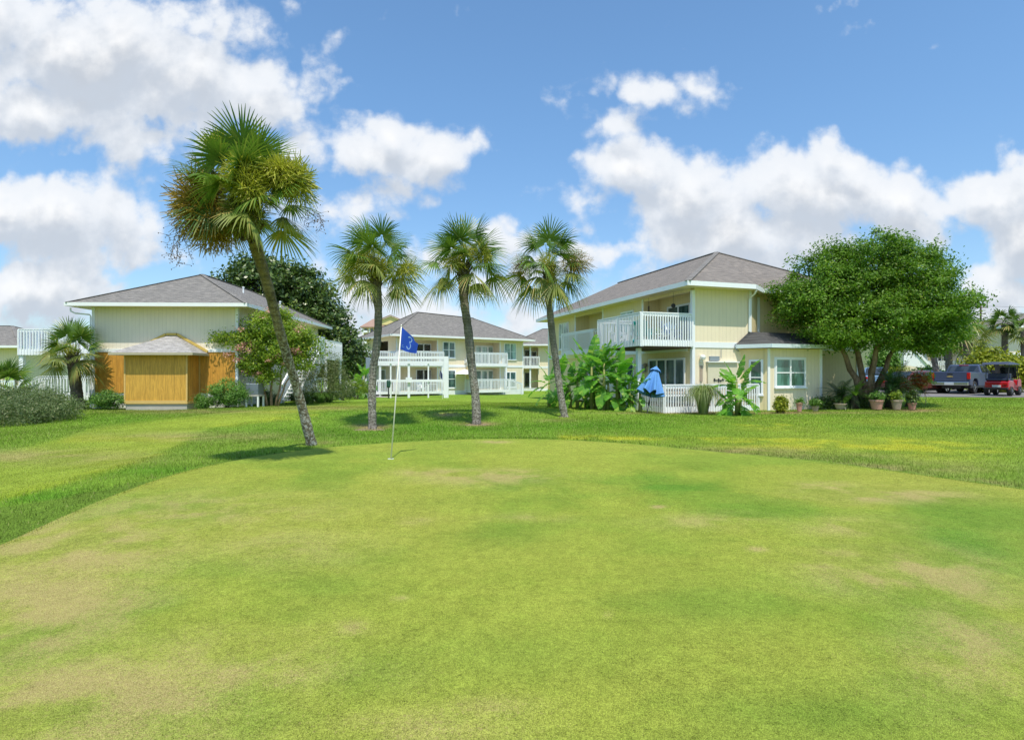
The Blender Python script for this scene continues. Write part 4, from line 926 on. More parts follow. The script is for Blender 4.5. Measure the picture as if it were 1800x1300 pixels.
# tall hotel far behind
def hotel():
    O = (-88, 330.0); z0 = -1
    b = empty('hotel_tower', (O[0], O[1], z0), 0, 'tall yellow hotel with a red-brown roof rising far behind the cream house', 'hotel')
    ex = lambda px: (px-CX)/F*330-O[0]; H = lambda py: CAMZ-(py-HZ)/3.0-z0
    mb = MB(); mb.box(ex(637), ex(700), 0, 18, 0, H(575)); mb.box(ex(668), ex(760), 4, 20, 0, H(573)); mb.build('wall', M_HOTEL, b)
    mb = MB(); x0_, x1_ = ex(668), ex(706); xm = (x0_+x1_)/2; zb = H(571)
    mb.poly([(x0_,-.6,zb),(x1_,-.6,zb),(x1_,-.6,zb+2.6),(xm,-.6,zb+5.2),(x0_,-.6,zb+2.6)]); mb.poly([(x0_,12,zb),(x0_,12,zb+2.6),(xm,12,zb+5.2),(x1_,12,zb+2.6),(x1_,12,zb)]); mb.poly([(x0_,-.6,zb),(x0_,-.6,zb+2.6),(x0_,12,zb+2.6),(x0_,12,zb)]); mb.poly([(x1_,-.6,zb),(x1_,12,zb),(x1_,12,zb+2.6),(x1_,-.6,zb+2.6)])
    mb.build('gable', M_HOTEL, b)
    mb = MB(); mb.bar((x0_-1,-1.4,zb+2.5),(xm,-1.4,zb+5.6),.9,.5); mb.bar((xm,-1.4,zb+5.6),(x1_+1,-1.4,zb+2.5),.9,.5)
    for a, c, y0_, z_ in ((ex(634), ex(703), -1.5, H(574)), (ex(706), ex(764), 2.5, H(572))):
        ym = 9; mb.poly([(a,y0_,z_),(c,y0_,z_),(c-5,ym,z_+5.4),(a+5,ym,z_+5.4)]); mb.poly([(c,y0_,z_),(c,22,z_),(c-5,ym,z_+5.4)]); mb.poly([(a,22,z_),(a,y0_,z_),(a+5,ym,z_+5.4)]); mb.poly([(c,22,z_),(a,22,z_),(a+5,ym,z_+5.4),(c-5,ym,z_+5.4)]); mb.box(a,c,y0_,22,z_-.7,z_-.01)
    mb.build('roof', M_TILE, b)
    for i in range(8):
        z_ = H(575)-2.9-i*3.15
        if z_ < 1: break
        for a, c in ((641, 646), (652, 656), (658, 664), (690, 698)):
            mb = MB(); mb.box(ex(a), ex(c), -.25, -.01, z_, z_+2.0); w_ = mb.build('window', M_GLASSD, b)
            if a == 641:
                mb = MB(); mb.box(ex(a)-.3, ex(c)+.3, -1.3, -.02, z_-.3, z_-.1); mb.box(ex(a)-.3, ex(c)+.3, -1.3, -1.2, z_-.1, z_+.9); mb.build('balcony', M_WHITE, b)
    mb = MB()
    for a in (638.5, 649.5): mb.box(ex(a)-.3, ex(a)+.3, -.5, -.02, 0, H(576))
    mb.build('pilaster', M_WHITE, b)
    mb = MB(); mb.box(ex(632), ex(668), -14, -2, 0, 6.5); mb.build('podium', M_HOTEL, b)
    for k in range(5):
        mb = MB(); mb.box(ex(634)+k*2.3, ex(634)+k*2.3+1.3, -14.2, -14.01, 1.0, 4.6); mb.build('window', M_GLASSD, b)
hotel()
# houses beyond the car park
def far_right():
    O = (38.3, 58.0); z0 = .6
    b = empty('apartment_house', (O[0], O[1], z0), 0, 'cream house with white balconies and an outside stair beyond the parked cars', 'house')
    f = lambda px: (px-CX)/F*58-O[0]; h = lambda py: CAMZ-(py-HZ)*58/F-z0
    mb = MB(); wall(mb, 'x', 0, f(1575), f(1720), 0, 5.2, out=-1); wall(mb, 'y', f(1575), .15, 8, 0, 5.2, out=-1); wall(mb, 'y', f(1720), .15, 8, 0, 5.2, out=1); mb.build('wall', M_CREAM, b)
    mb = MB(); wall(mb, 'x', -1.4, f(1572), f(1598), 0, 5.2, out=-1); wall(mb, 'y', f(1598), -1.25, 0, 0, 5.2, out=1); wall(mb, 'y', f(1572), -1.25, 0, 0, 5.2, out=-1); mb.build('projecting_wall', M_GREIGE, b)
    hiproof(b, f(1565), f(1728), -2.0, 9, 5.3, ((f(1600), 3.5, 7.6), (f(1695), 3.5, 7.6)), M_ROOF)
    mb = MB(); mb.box(f(1598), f(1700), -1.5, -.01, h(618), h(615)); mb.build('balcony_floor', M_WHITE, b)
    railing(b, (f(1698), -1.5), (f(1600), -1.5), h(615), h(599), skirt=.2, sp=.17, th=.06)
    railing(b, (f(1692), -2.6), (f(1598), -2.6), h(651), h(635), skirt=.15, sp=.17, th=.06, name='deck_railing')
    mb = MB(); mb.box(f(1598), f(1692), -2.6, -.01, 0, h(650)); mb.build('deck_floor', M_WHITE, b)
    for a, c in ((1615, 1630), (1641, 1655), (1657, 1674)): window(b, 'x', 0, -1, f(a), f(c), h(641), h(621), 2, False, .09, M_CURT if a == 1615 else M_GLASSD, 'sliding_door', False)
    window(b, 'x', -1.4, -1, f(1581), f(1590), h(634), h(616), 1, True, .09, M_GLASSD)
    mb = MB(); mb.poly([(f(1553),-3,h(616)),(f(1572),-3,h(616)),(f(1597),-3,h(648)),(f(1553),-3,h(642))]); mb.poly([(f(1553),-2.9,h(642)),(f(1597),-2.9,h(648)),(f(1572),-2.9,h(616)),(f(1553),-2.9,h(616))])
    mb.bar((f(1568),-3.05,h(614)), (f(1600),-3.05,h(648)), .2, .22); mb.build('stair_screen', M_WHITE, b, recalc=False)
    O = (44.1, 50.0); z0 = .8
    b2 = empty('apartment_house', (O[0], O[1], z0), rad(-6), 'pale green-grey two-storey house at the far right edge behind the golf cart', 'house')
    mb = MB(); wall(mb, 'x', 0, 0, 10, -.3, 4.8, out=-1); wall(mb, 'y', 0, .15, 8, -.3, 4.8, out=-1); wall(mb, 'y', 10, .15, 8, -.3, 4.8, out=1); mb.build('wall', M_GREIGE, b2)
    mb = MB(); mb.box(-.02, 10, -.03, -.001, 2.25, 2.45); mb.build('belt_trim', M_TRIM, b2)
    hiproof(b2, -.9, 10.9, -.9, 9, 4.8, ((4, 4, 6.3), (7, 4, 6.3)), M_ROOF)
    for z_ in (2.75, .35):
        for s_ in (.95, 4.2, 7.0): window(b2, 'x', 0, -1, s_, s_+1.2, z_, z_+1.55, 2, True, .06, M_GLASS)
    mb = MB(); mb.box(1.9, 3.4, -2.4, -.05, -.2, .25); mb.build('porch', M_WHITE, b2)
far_right()

# ------------------------------------------------------------------ vegetation kit
def norm(a): return a/np.maximum(np.linalg.norm(a, axis=-1, keepdims=True), 1e-9)
def leaves(name, C, size, mat, parent, rng, aspect=.5, updir=.5, out=None, tris=False):
    n = len(C); nrm = rng.normal(size=(n, 3)); nrm[:, 2] += updir*1.5
    if out is not None: nrm += out*.9
    nrm = norm(nrm); a = norm(np.cross(nrm, rng.normal(size=(n, 3)))); b = np.cross(nrm, a)
    s = size*rng.uniform(.65, 1.35, (n, 1)); a = a*s; b = b*s*aspect
    V = np.stack([C-a*.5, C-b*.5+a*.02, C+a*.55, C+b*.5+a*.02], 1).reshape(-1, 3)
    return npmesh(name, V, np.arange(4*n).reshape(-1, 4), mat, parent)
def crown_pts(blobs, nclump, per, sig, rng, shell=.35, squash=.7):
    """blobs: (x,y,z,rx,ry,rz); clumps gather near the outside of the blobs so that gaps stay between them"""
    vol = np.array([(b[3]*b[4]*b[5])**(2/3) for b in blobs]); vol /= vol.sum(); B = np.array(blobs, float)
    ci = rng.choice(len(blobs), nclump, p=vol); dv = norm(rng.normal(size=(nclump, 3))); r = rng.uniform(shell, 1, nclump)**.5
    cl = B[ci, :3]+dv*r[:, None]*B[ci, 3:6]
    cs = rng.uniform(.6, 1.35, nclump)
    P_ = np.repeat(cl, per, 0)+rng.normal(size=(nclump*per, 3))*sig*np.repeat(cs, per)[:, None]*np.array([1, 1, squash])
    O_ = np.repeat(norm(dv), per, 0)
    return P_, O_, cl
def limb(mb, p, q, r0, r1, rng, wob=.12, n=5, k=6, sag=0):
    p = np.array(p, float); q = np.array(q, float); L = np.linalg.norm(q-p); pts = []
    for i in range(n+1):
        t = i/n; w_ = math.sin(math.pi*t)
        pts.append(p*(1-t)+q*t+rng.normal(size=3)*wob*L*.25*w_+np.array([0, 0, sag*w_*L]))
    mb.tube(pts, [r0+(r1-r0)*i/n for i in range(n+1)], k); return pts
def tree(name, base, stems, blobs, nclump, per, sig, leaf, lmat, bmat, label, cat='tree', group=None, seed=1, nlimb=40, aspect=.5, extra=None, shell=.35, squash=.7, twigs=True):
    rng = np.random.default_rng(seed); base = np.array(base, float)
    t = empty(name, tuple(base), 0, label, cat, group)
    P_, O_, cl = crown_pts(blobs, nclump, per, sig, rng, shell, squash)
    leaves('crown', P_-0, leaf, lmat, t, rng, aspect, .5, O_)
    mb = MB(); tips = []
    for (p, q, r0, r1) in stems:
        pts = limb(mb, p, q, r0, r1, rng, .06, 7, 8); tips += [(pts[k], r0+(r1-r0)*k/7) for k in range(3, 8)]
    mb.build('trunk', bmat, t, smooth=True)
    if nlimb:
        mb = MB(); T = np.array([x[0] for x in tips]); TR = [x[1] for x in tips]
        sel = rng.choice(len(cl), min(nlimb, len(cl)), replace=False)
        for i in sel:
            dd = np.linalg.norm(T-cl[i], axis=1)+np.maximum(0, T[:, 2]-cl[i][2])*2; k = int(np.argmin(dd)); limb(mb, T[k], cl[i], min(.6*TR[k], .09), .012, rng, .22, 5, 5, .06)
        mb.build('branch', bmat, t, smooth=True)
    if extra:
        for nm, blobs2, nc, pr, sg, sz, mt in extra:
            P2, O2, _ = crown_pts(blobs2, nc, pr, sg, rng, .7); leaves(nm, P2, sz, mt, t, rng, .7, .3)
    return t
def strip_arrays(P_, Wd, side):
    """P_ (k,3) centre line, Wd (k,) widths, side (3,) or (k,3) -> quads"""
    side = np.broadcast_to(side, P_.shape); a = P_-side*Wd[:, None]/2; b = P_+side*Wd[:, None]/2
    return np.stack([a[:-1], b[:-1], b[1:], a[1:]], 1)
def build_quads(name, qs, mat, parent, share=True):
    Q = np.concatenate(qs, 0); n = len(Q)
    V = Q.reshape(-1, 3); F_ = np.arange(4*n).reshape(-1, 4)
    # weld consecutive quads of one strip so one leaflet is one island
    key = np.round(V*4000).astype(np.int64); _, ui, inv = np.unique(key, axis=0, return_index=True, return_inverse=True)
    V = V[ui]; F_ = inv.reshape(-1)[F_]
    return npmesh(name, V, F_, mat, parent)
def fan(base, d0, plen, blen, rng, droop=.5, nl=34, spread=115, wid=.035, pet=.022):
    """one fan-shaped palm leaf: petiole and drooping leaflets"""
    d = norm(np.array(d0, float)); qs = []; side = np.cross(d, [0, 0, 1.0])
    if np.linalg.norm(side) < .15: side = np.array([1.0, 0, 0])
    side = norm(side); k = 5; pts = [np.array(base, float)]; dd = d.copy()
    for i in range(k):
        dd = norm(dd+np.array([0, 0, -.10*droop*plen])); pts.append(pts[-1]+dd*plen/k)
    pts = np.array(pts); qs.append(strip_arrays(pts, np.linspace(pet*1.7, pet, k+1), side))
    hub = pts[-1]; up = norm(np.cross(side, dd)); tw = rng.normal()*.35; s2 = side*math.cos(tw)+up*math.sin(tw); u2 = norm(np.cross(s2, dd))
    fold = rng.uniform(.25, .6)
    for j in range(nl):
        th = rad(-spread+2*spread*j/(nl-1))+rng.normal()*.02; L = blen*(.80+.22*math.cos(th))*rng.uniform(.9, 1.06)
        dv = dd*math.cos(th)+s2*math.sin(th)-u2*abs(math.sin(th))*fold
        dv = norm(dv); r = np.array([.06, .4, .68, .88, 1.0])*L
        dr = droop*rng.uniform(.7, 1.4)
        P_ = hub+dv*r[:, None]; P_[:, 2] -= np.array([0, .02, .12, .30, .46])*L*dr
        # pull tips inwards slightly as they hang
        sd = norm(np.cross(dv, u2))
        qs.append(strip_arrays(P_, np.array([wid*.5, wid, wid*.8, wid*.42, .003]), sd))
    return qs
def palm(name, base, pts, radii, lab, seed, nf=34, blen=.9, plen=.85, wid=.035, bark=None, clusters=(), group=None, hang=(), old=.3, elev=(-55, 82), drp=.75, boots=True, nl=34, yaw=0, mat=None, pscale=1):
    rng = np.random.default_rng(seed); t = empty(name, tuple(base), 0, lab, 'palm tree', group); t_loc = np.array(base, float)
    P_ = [Vector(p)-Vector(base) for p in pts]
    # smooth the trunk line
    fine = []; fr = []
    n = len(P_)
    for i in range(n-1):
        p0 = P_[max(i-1, 0)]; p1 = P_[i]; p2 = P_[i+1]; p3 = P_[min(i+2, n-1)]
        for k in range(18):
            u = k/18; fine.append(.5*((2*p1)+(-p0+p2)*u+(2*p0-5*p1+4*p2-p3)*u*u+(-p0+3*p1-3*p2+p3)*u**3)); fr.append((radii[i]*(1-u)+radii[i+1]*u)*(1+.035*math.sin(i*9+k*.9)+rng.normal()*.022))
    fine.append(P_[-1]); fr.append(radii[-1])
    mb = MB(); mb.tube(fine, fr, 14); mb.build('trunk', bark or M_BARKP, t, smooth=True)
    top = np.array(P_[-1]); ax = norm(np.array(P_[-1]-P_[-2])) if n > 1 else np.array([0, 0, 1.])
    qs = []; qo = []
    for i in range(nf):
        u = (i+.5)/nf; el = elev[1]+(elev[0]-elev[1])*u**.85; az = i*2.39996+yaw+rng.normal()*.15
        d = np.array([math.cos(az)*math.cos(rad(el)), math.sin(az)*math.cos(rad(el)), math.sin(rad(el))])+ax*.15
        b0 = top+np.array([math.cos(az), math.sin(az), 0])*radii[-1]*.6+np.array([0, 0, .25-.45*u])*pscale
        q = fan(b0, d, plen*rng.uniform(.8, 1.15), blen*rng.uniform(.85, 1.1), rng, drp*(.35+.75*u)*rng.uniform(.7, 1.2), nl, 112, wid)
        (qo if u > 1-old else qs).extend(q)
    build_quads('crown', qs, mat or M_PALM, t)
    if qo: build_quads('old_fronds', qo, M_PALMY, t)
    # leaf bases
    if boots:
        mb = MB()
        for i in range(46):
            az = i*2.4; h = -.75*(i/46)**1.2*pscale; r = radii[-1]*1.02
            p = Vector(top)+Vector((math.cos(az)*r, math.sin(az)*r, h+.12)); q = p+Vector((math.cos(az)*.12, math.sin(az)*.12, .13+.1*rng.random()))*pscale
            mb.bar(p-Vector((math.cos(az)*.05, math.sin(az)*.05, .08)), q, .07*pscale, .025)
        mb.build('leaf_bases', M_BARKD, t)
    for (cx, cy, cz, rx, ry, rz, m_, n_) in clusters:      # flower / fruit masses
        C = rng.normal(size=(n_, 3))*.5; ll = np.linalg.norm(C, axis=1, keepdims=True); C = C/np.maximum(ll, 1e-6)*np.minimum(ll, 1.15+.15*np.abs(rng.normal(size=(n_, 1)))); C[:, 2] -= .25*(C[:, 0]**2+C[:, 1]**2); c0 = C.copy(); C = C*np.array([rx, ry, rz])*1.15+np.array([cx, cy, cz])-t_loc
        dv = norm(c0*1.2+rng.normal(size=(n_, 3))*.6+np.array([0, 0, -.15])); L = rng.uniform(.05, .20, (n_, 1))*(.6+.9*rx/.3)**.5; sd = norm(np.cross(dv, rng.normal(size=(n_, 3))))*.008
        q = np.stack([C-sd, C+sd, C+dv*L+sd*.5, C+dv*L-sd*.5], 1)
        npmesh('flower_cluster', q.reshape(-1, 3), np.arange(4*n_).reshape(-1, 4), m_, t)
    for (hx, hy, hz, hw, hl, n_) in hang:                 # hanging fruit stalks
        qs = []
        for i in range(n_):
            p = np.array([hx+rng.normal()*hw, hy+rng.normal()*hw, hz])-t_loc; L = hl*rng.uniform(.5, 1.1); k = 6
            pts_ = p+np.cumsum(np.concatenate([np.zeros((1, 3)), rng.normal(size=(k, 3))*[.035, .035, .01]+[0, 0, -L/k]]), 0)
            qs.append(strip_arrays(pts_, np.full(k+1, .008), np.array([1., 0, 0])))
            for m in range(14):
                j = rng.integers(1, k+1); e = pts_[j]+rng.normal(size=3)*[.07, .07, .05]; qs.append(strip_arrays(np.array([pts_[j], e]), np.array([.006, .004]), np.array([0, .3, 1.]))); 
                qs.append(strip_arrays(np.array([e, e+[0.004, 0, -.018]]), np.array([.016, .012]), np.array([1., 0, 0])))
        build_quads('fruit_stalks', qs, M_DRY, t)
    return t

# tall leaning palm on the edge of the green (leans towards the camera)
tr = [PX(549,777,12.3), PX(524,690,11.9), PX(497,600,11.2), PX(470,500,10.3), PX(447,425,9.6), PX(437,385,9.15), PX(434,350,8.95)]
tr[0] = (tr[0][0], tr[0][1], gzf(tr[0][0], tr[0][1])-.08)
cc = PX(433,330,8.95)
palm('palm_tree', tr[0], tr, [.115,.092,.090,.092,.105,.145,.135], 'tallest palm, leaning left over the edge of the green with brown and yellow flower masses', 11, nf=26, blen=.60, plen=.52, wid=.030,
     bark=M_BARKB, elev=(-35, 86), drp=.5, old=.2, nl=36,
     clusters=[(*PX(356,352,8.9), .28,.28,.38, M_SEEDO, 3600), (*PX(376,388,8.8), .22,.24,.30, M_SEEDO, 1500), (*PX(428,308,8.5), .18,.18,.21, M_SEEDY, 1700), (*PX(442,330,8.45), .16,.16,.2, M_SEEDY, 800), (*PX(385,252,8.7), .14,.14,.10, M_SEEDY, 700),
               (*PX(490,305,8.7), .27,.24,.14, M_SEEDY, 1900), (*PX(522,318,8.8), .17,.2,.22, M_SEEDY, 1200), (*PX(430,368,8.7), .22,.2,.25, M_PALMY, 1300)],
     hang=[(*PX(318,385,8.9), .05, .75, 9), (*PX(385,400,8.9), .06, .35, 5), (*PX(425,385,9.0), .05, .4, 4), (*PX(548,370,8.9), .08, .35, 4)])
# three palms in a row behind the green
def mid_palm(p0, mids, d, cl, lab, seed, **k):
    pts = [PX(*p0, d)]; pts[0] = (pts[0][0], d, gzf(pts[0][0], d)-.08)
    pts += [PX(x_, y_, d) for x_, y_ in mids]
    n = len(pts); tw = k.pop('tw', .12); rr = [tw*1.12]+[tw for i in range(n-3)]+[tw*1.35, tw*1.2]
    clusters = [(*PX(a, b_, d-.35), rx, rx, rz, m_, n_) for a, b_, rx, rz, m_, n_ in cl]
    palm('palm_tree', pts[0], pts, rr, lab, seed, group='three palms standing behind the green', clusters=clusters, **k)
mid_palm((655,752), [(654,700),(656,650),(663,600),(665,545),(661,500),(662,470)], 17.0, [(637,462,.30,.28,M_SEEDY,1500),(676,470,.22,.2,M_SEEDY,700),(715,474,.30,.2,M_SEEDY,700),(612,474,.22,.22,M_SEEDY,500),(655,452,.2,.2,M_SEEDY,500)],
         'left of the three palms behind the green, straight pale trunk beside the flagstick', 21, nf=22, blen=.85, plen=.7, elev=(-32,84), drp=.75, wid=.036, yaw=.4, tw=.115, hang=[(*PX(648,490,16.9),.12,.75,8),(*PX(690,490,16.9),.1,.5,5)])
mid_palm((838,745), [(836,700),(829,640),(823,580),(816,530),(815,495),(816,468)], 18.6, [(798,455,.24,.26,M_SEEDY,900),(846,448,.22,.3,M_SEEDY,1000),(822,440,.25,.15,M_SEEDY,600)],
         'middle of the three palms behind the green, curving trunk in front of the centre house', 22, nf=24, blen=.95, plen=.8, elev=(-34,86), drp=.7, wid=.040, yaw=1.2, tw=.14)
mid_palm((993,732), [(985,690),(978,640),(971,590),(966,540),(963,505),(965,475)], 21.0, [(1012,462,.38,.30,M_SEEDO,900),(918,468,.28,.26,M_SEEDO,500),(975,490,.22,.3,M_SEEDY,700),(962,460,.3,.25,M_SEEDY,700)],
         'right of the three palms behind the green, leaning left beside the banana plants', 23, nf=24, blen=1.0, plen=.8, elev=(-36,86), drp=.9, wid=.042, yaw=2.3, tw=.127, hang=[(*PX(945,515,20.9),.1,.5,5),(*PX(990,520,20.9),.1,.6,6)])
# palm beside the left house
b0 = (-22.75, 29.1); zb = gzf(*b0)
palm('palm_tree', (b0[0], b0[1], zb), [(b0[0]+.35, b0[1], zb-.1), (b0[0]+.25, b0[1], zb+.9), (b0[0]+.12, b0[1], 1.7), (b0[0]+.05, b0[1], 2.45)], [.30,.26,.27,.24], 'short thick palm in front of the walkway balcony of the left house', 31, nf=22, blen=.95, plen=.85, wid=.055, bark=M_BARKD,
     clusters=[(b0[0]-.1, b0[1]-.5, 2.75, .5,.3,.22, M_SEEDY, 900)], elev=(-42,86), drp=.55, old=.45)
b0 = (-27.6, 30.5)
palm('palm_tree', (b0[0], b0[1], gzf(*b0)), [(b0[0], b0[1], gzf(*b0)-.1), (b0[0]+.05, b0[1], .55)], [.2,.17], 'low grey-green palm clump behind the hedge at the left edge', 32, nf=16, blen=.95, plen=.9, wid=.06, bark=M_BARKD, elev=(-5,80), drp=.5, old=.3, boots=False)
b0 = (-25.4, 35.5)
palm('palm_tree', (b0[0], b0[1], gzf(*b0)), [(b0[0], b0[1], gzf(*b0)-.1), (b0[0]-.3, b0[1], 1.1)], [.16,.14], 'young palm growing under the walkway balcony of the left house', 33, nf=12, blen=.8, plen=.8, wid=.06, bark=M_BARKD, elev=(-5,80), drp=.5, boots=False)
# palms in the distance on the right
def far_palm(px, pt, d, tw, lab, seed, lean=0, sc=1.3, **k):
    x_, y_, _ = PX(px, 650, d); zt = CAMZ-(pt-HZ)*d/F; z0_ = gzf(x_+lean, d)
    palm('palm_tree', (x_+lean, d, z0_), [(x_+lean, d, z0_-.1), (x_+lean*.6, d, z0_+(zt-z0_)*.5), (x_, d, zt)], [tw,tw*.9,tw*1.1], lab, seed, nf=18, blen=sc*.75, plen=sc*.55, wid=.09, nl=18, boots=False, group='palms beyond the car park', **k)
far_palm(1766, 590-22, 44, .2, 'slender palm in front of the green-grey house at the far right', 41, sc=1.0, elev=(-30,84))
far_palm(1800, 582, 43, .2, 'palm cut by the right edge of the photo, beside the green-grey house', 42, sc=1.1, elev=(-30,84))
far_palm(1668, 580, 46, .26, 'grey straight palm trunk behind the pickup, nearest the big myrtle', 43, sc=1.7, elev=(-50,80))
far_palm(1676, 570, 44, .24, 'leaning pale palm behind the roof of the pickup', 44, lean=2.0, sc=1.9, elev=(-50,80))
far_palm(1703, 596, 47, .26, 'yellowish palm with a broad hanging crown behind the pickup', 45, sc=1.6, elev=(-60,70), mat=M_PALMY)
far_palm(1630, 590, 40, .2, 'leaning palm trunk under the right side of the big myrtle', 46, lean=.9, sc=1.4, elev=(-50,70))
far_palm(632, 640, 88, .25, 'small dark palm by the parked cars beyond the magnolias', 47, sc=1.9, elev=(-50,80))

# big crape myrtle by the right house
TB = (16.15, 25.6); tz = gzf(*TB)
bl = [(-2.6,-.3,4.6,1.6,1.7,1.1),(-1.7,.4,5.9,1.9,2.0,1.3),(.1,.2,6.6,2.4,2.2,1.35),(2.0,.3,6.3,1.9,2.0,1.4),(3.3,0,4.8,1.3,1.7,1.7),(1.6,-1.0,4.6,2.0,1.6,1.3),(-.3,-1.3,4.0,1.7,1.5,1.1),(-2.2,-1.0,3.5,1.1,1.2,.75),(2.5,-.4,3.3,1.3,1.4,.9),(3.9,.2,3.9,.8,1.1,.9),(0,.2,5.0,3.0,2.3,1.5),(-3.8,0,4.9,.9,1.1,.65),(.6,-.9,3.0,1.2,1.1,.5),(-1.3,-.6,3.1,.9,1.0,.5),(1.8,-.6,3.0,1.1,1.1,.5),(3.2,0,3.0,.8,1,.5)]
tree('crape_myrtle', (TB[0], TB[1], tz), [((-.05,0,-.1),(.05,0,1.15),.30,.24),((-.1,0,.2),(-1.6,.2,3.9),.17,.06),((0,.1,.5),(-.5,.5,4.6),.16,.06),((.08,-.02,.5),(.7,.1,4.4),.16,.06),((.12,.05,.2),(1.9,.2,3.8),.16,.05),((-.02,-.12,.6),(.1,-.8,3.8),.14,.05)],
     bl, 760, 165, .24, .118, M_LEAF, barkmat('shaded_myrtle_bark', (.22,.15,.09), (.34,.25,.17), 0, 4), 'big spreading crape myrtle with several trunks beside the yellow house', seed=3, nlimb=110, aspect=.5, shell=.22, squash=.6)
# dark magnolias behind the left house
tree('magnolia_tree', (-20.3, 47.5, -.45), [((0,0,-.2),(.3,0,8),.35,.12)], [(0,0,9.6,3.6,3,2.2),(-3.0,0,9.2,1.9,2,1.3),(2.6,0,8.6,2.6,2.5,2.2),(3.6,0,6.6,2.6,2.4,2.2),(0,0,7,3.5,3,2.5),(-1.2,0,10.9,1.8,1.6,1.0)], 420, 60, .42, .34, M_LEAFD, M_BARKD, 'dark glossy magnolia rising behind the roof of the left house', seed=5, nlimb=50, shell=.3, group='magnolias behind the left house')
tree('magnolia_tree', (-15.1, 47.0, -.45), [((0,0,-.2),(-.2,0,4.5),.28,.1)], [(-.2,0,5.6,1.9,1.8,1.7),(1.2,0,4.0,1.9,1.8,1.6),(-.9,0,3.8,2.0,1.8,1.8),(.4,0,2.6,2.3,2,1.3),(-.6,0,6.9,.9,.9,.9),(2.0,0,2.9,1.2,1.2,1.0)], 300, 60, .34, .30, M_LEAFD, M_BARKD, 'lower dark magnolia between the left house and the centre house', seed=6, nlimb=40, shell=.3, group='magnolias behind the left house')
# pink-flowering myrtle by the left house
tree('crape_myrtle', (-13.0, 30.6, gzf(-13, 30.6)), [((-.3,0,-.1),(-1.0,0,3.2),.07,.03),((-.1,.1,-.1),(-.2,.2,3.4),.08,.03),((.15,0,-.1),(.7,0,3.2),.07,.03),((.3,-.1,-.1),(1.4,-.1,2.8),.06,.02)],
     [(-.1,0,4.2,1.3,1.2,.85),(-1.5,0,3.5,1.0,1.0,.55),(1.2,0,3.7,1.1,1.1,.7),(-2.3,0,3.6,.8,.8,.3),(.2,-.2,3.0,1.6,1.2,.7),(.3,.1,4.9,.6,.6,.4),(-.9,-.3,2.3,.8,.7,.6),(-.2,-.4,1.8,.6,.5,.6),(1.4,-.3,2.4,.9,.7,.6),(1.9,0,3.1,.9,.8,.6)], 430, 70, .22, .13, M_LEAFY, M_BARK,
     'yellow-green crape myrtle with pink blossom in front of the left house side wall', seed=8, nlimb=70, shell=.3, extra=[('blossom', [(-1.9,-.5,2.6,.6,.4,.25),(-1.0,-.7,3.1,.5,.4,.25),(-.9,-.7,1.9,.7,.4,.25),(.6,-.7,2.5,.6,.4,.3),(1.6,-.5,3.0,.5,.4,.25),(0,-.6,4.9,.7,.4,.25),(-1.2,-.6,4.2,.4,.3,.2),(1.7,-.3,4.0,.4,.4,.3)], 46, 42, .10, .09, M_PINK)])
def bush(name, x_, y_, blobs, nclump, per, sig, leaf, mat, lab, seed, cat='shrub', group=None, aspect=.4, shell=.3, z=None, stems=6, squash=.8):
    z = gzf(x_, y_) if z is None else z; rng = np.random.default_rng(seed+100)
    st = [((rng.normal()*.08, rng.normal()*.08, -.05), tuple(np.array(blobs[i % len(blobs)][:3])*[.8, .8, .9]), .025, .008) for i in range(stems)]
    return tree(name, (x_, y_, z), st, blobs, nclump, per, sig, leaf, mat, M_BARKD, lab, cat, group, seed, 0, aspect, None, shell, squash)
# hedge at the left edge
bush('hedge', -20.6, 20.5, [(3.3,-1.2,.35,.9,1.6,.55),(2.6,1.2,.45,1.1,1.5,.65),(1.4,-1.5,.4,1.5,1.5,.65),(0,-1,.5,1.6,2,.7),(1.2,1.5,.55,1.6,1.6,.7),(-1.5,0,.55,1.6,2.6,.75),(3.6,.4,.3,.7,1.2,.45),(2.9,-2.4,.25,.6,.8,.42)], 1100, 42, .15, .095, M_HEDGE, 'low rounded grey-green hedge at the left edge of the lawn', 51, 'hedge', aspect=.3, shell=.35, stems=10, squash=.8)
bush('hedge', -24.6, 25.5, [(0,0,.55,2.2,1.0,.6),(2.6,.3,.6,1.8,.9,.6),(-2.4,0,.6,2,1,.6)], 520, 40, .15, .10, M_HEDGE, 'second hedge row behind the first, below the walkway balcony', 52, 'hedge', aspect=.3, stems=8)
def oleander(px, d, w_, h, lab, seed, mat=None, n=120):
    x_, y_, _ = GP(px, d)
    return bush('shrub', x_, y_, [(0,0,h*.5,w_*.5,w_*.4,h*.45),(-w_*.25,0,h*.4,w_*.3,w_*.3,h*.35),(w_*.25,0,h*.4,w_*.3,w_*.3,h*.35)], n, 40, .11, .13, mat or M_SHRUB, lab, seed, aspect=.25, group='shrubs planted along the houses')
oleander(190, 29.0, 1.7, 1.0, 'leafy shrub against the white skirting left of the lean-to', 53)
oleander(400, 29.3, 1.9, 1.55, 'tallest leafy shrub, right of the lean-to on the left house', 54, n=190)
oleander(357, 29.3, .8, .75, 'small shrub tucked into the corner beside the lean-to', 55, n=50)
x_, y_, _ = GP(566, 33.6)
bush('shrub', x_, y_, [(-.9,.1,1.0,.7,.6,.9),(-.7,0,1.9,.5,.5,.6),(0,0,1.2,.9,.7,1.0),(.8,0,1.5,.8,.7,.9),(-.4,0,2.2,.6,.5,.7),(1.3,0,.8,.8,.6,.7),(.5,0,2.5,.7,.5,.5)], 270, 40, .2, .11, M_OLIVE, 'tall olive-grey shrub below the outside stair of the left house', 56, group='shrubs planted along the houses', aspect=.25)
oleander(603, 38, 1.7, 1.4, 'round dark shrub at the right end of the planting by the left house', 57, M_LEAFD, 90)
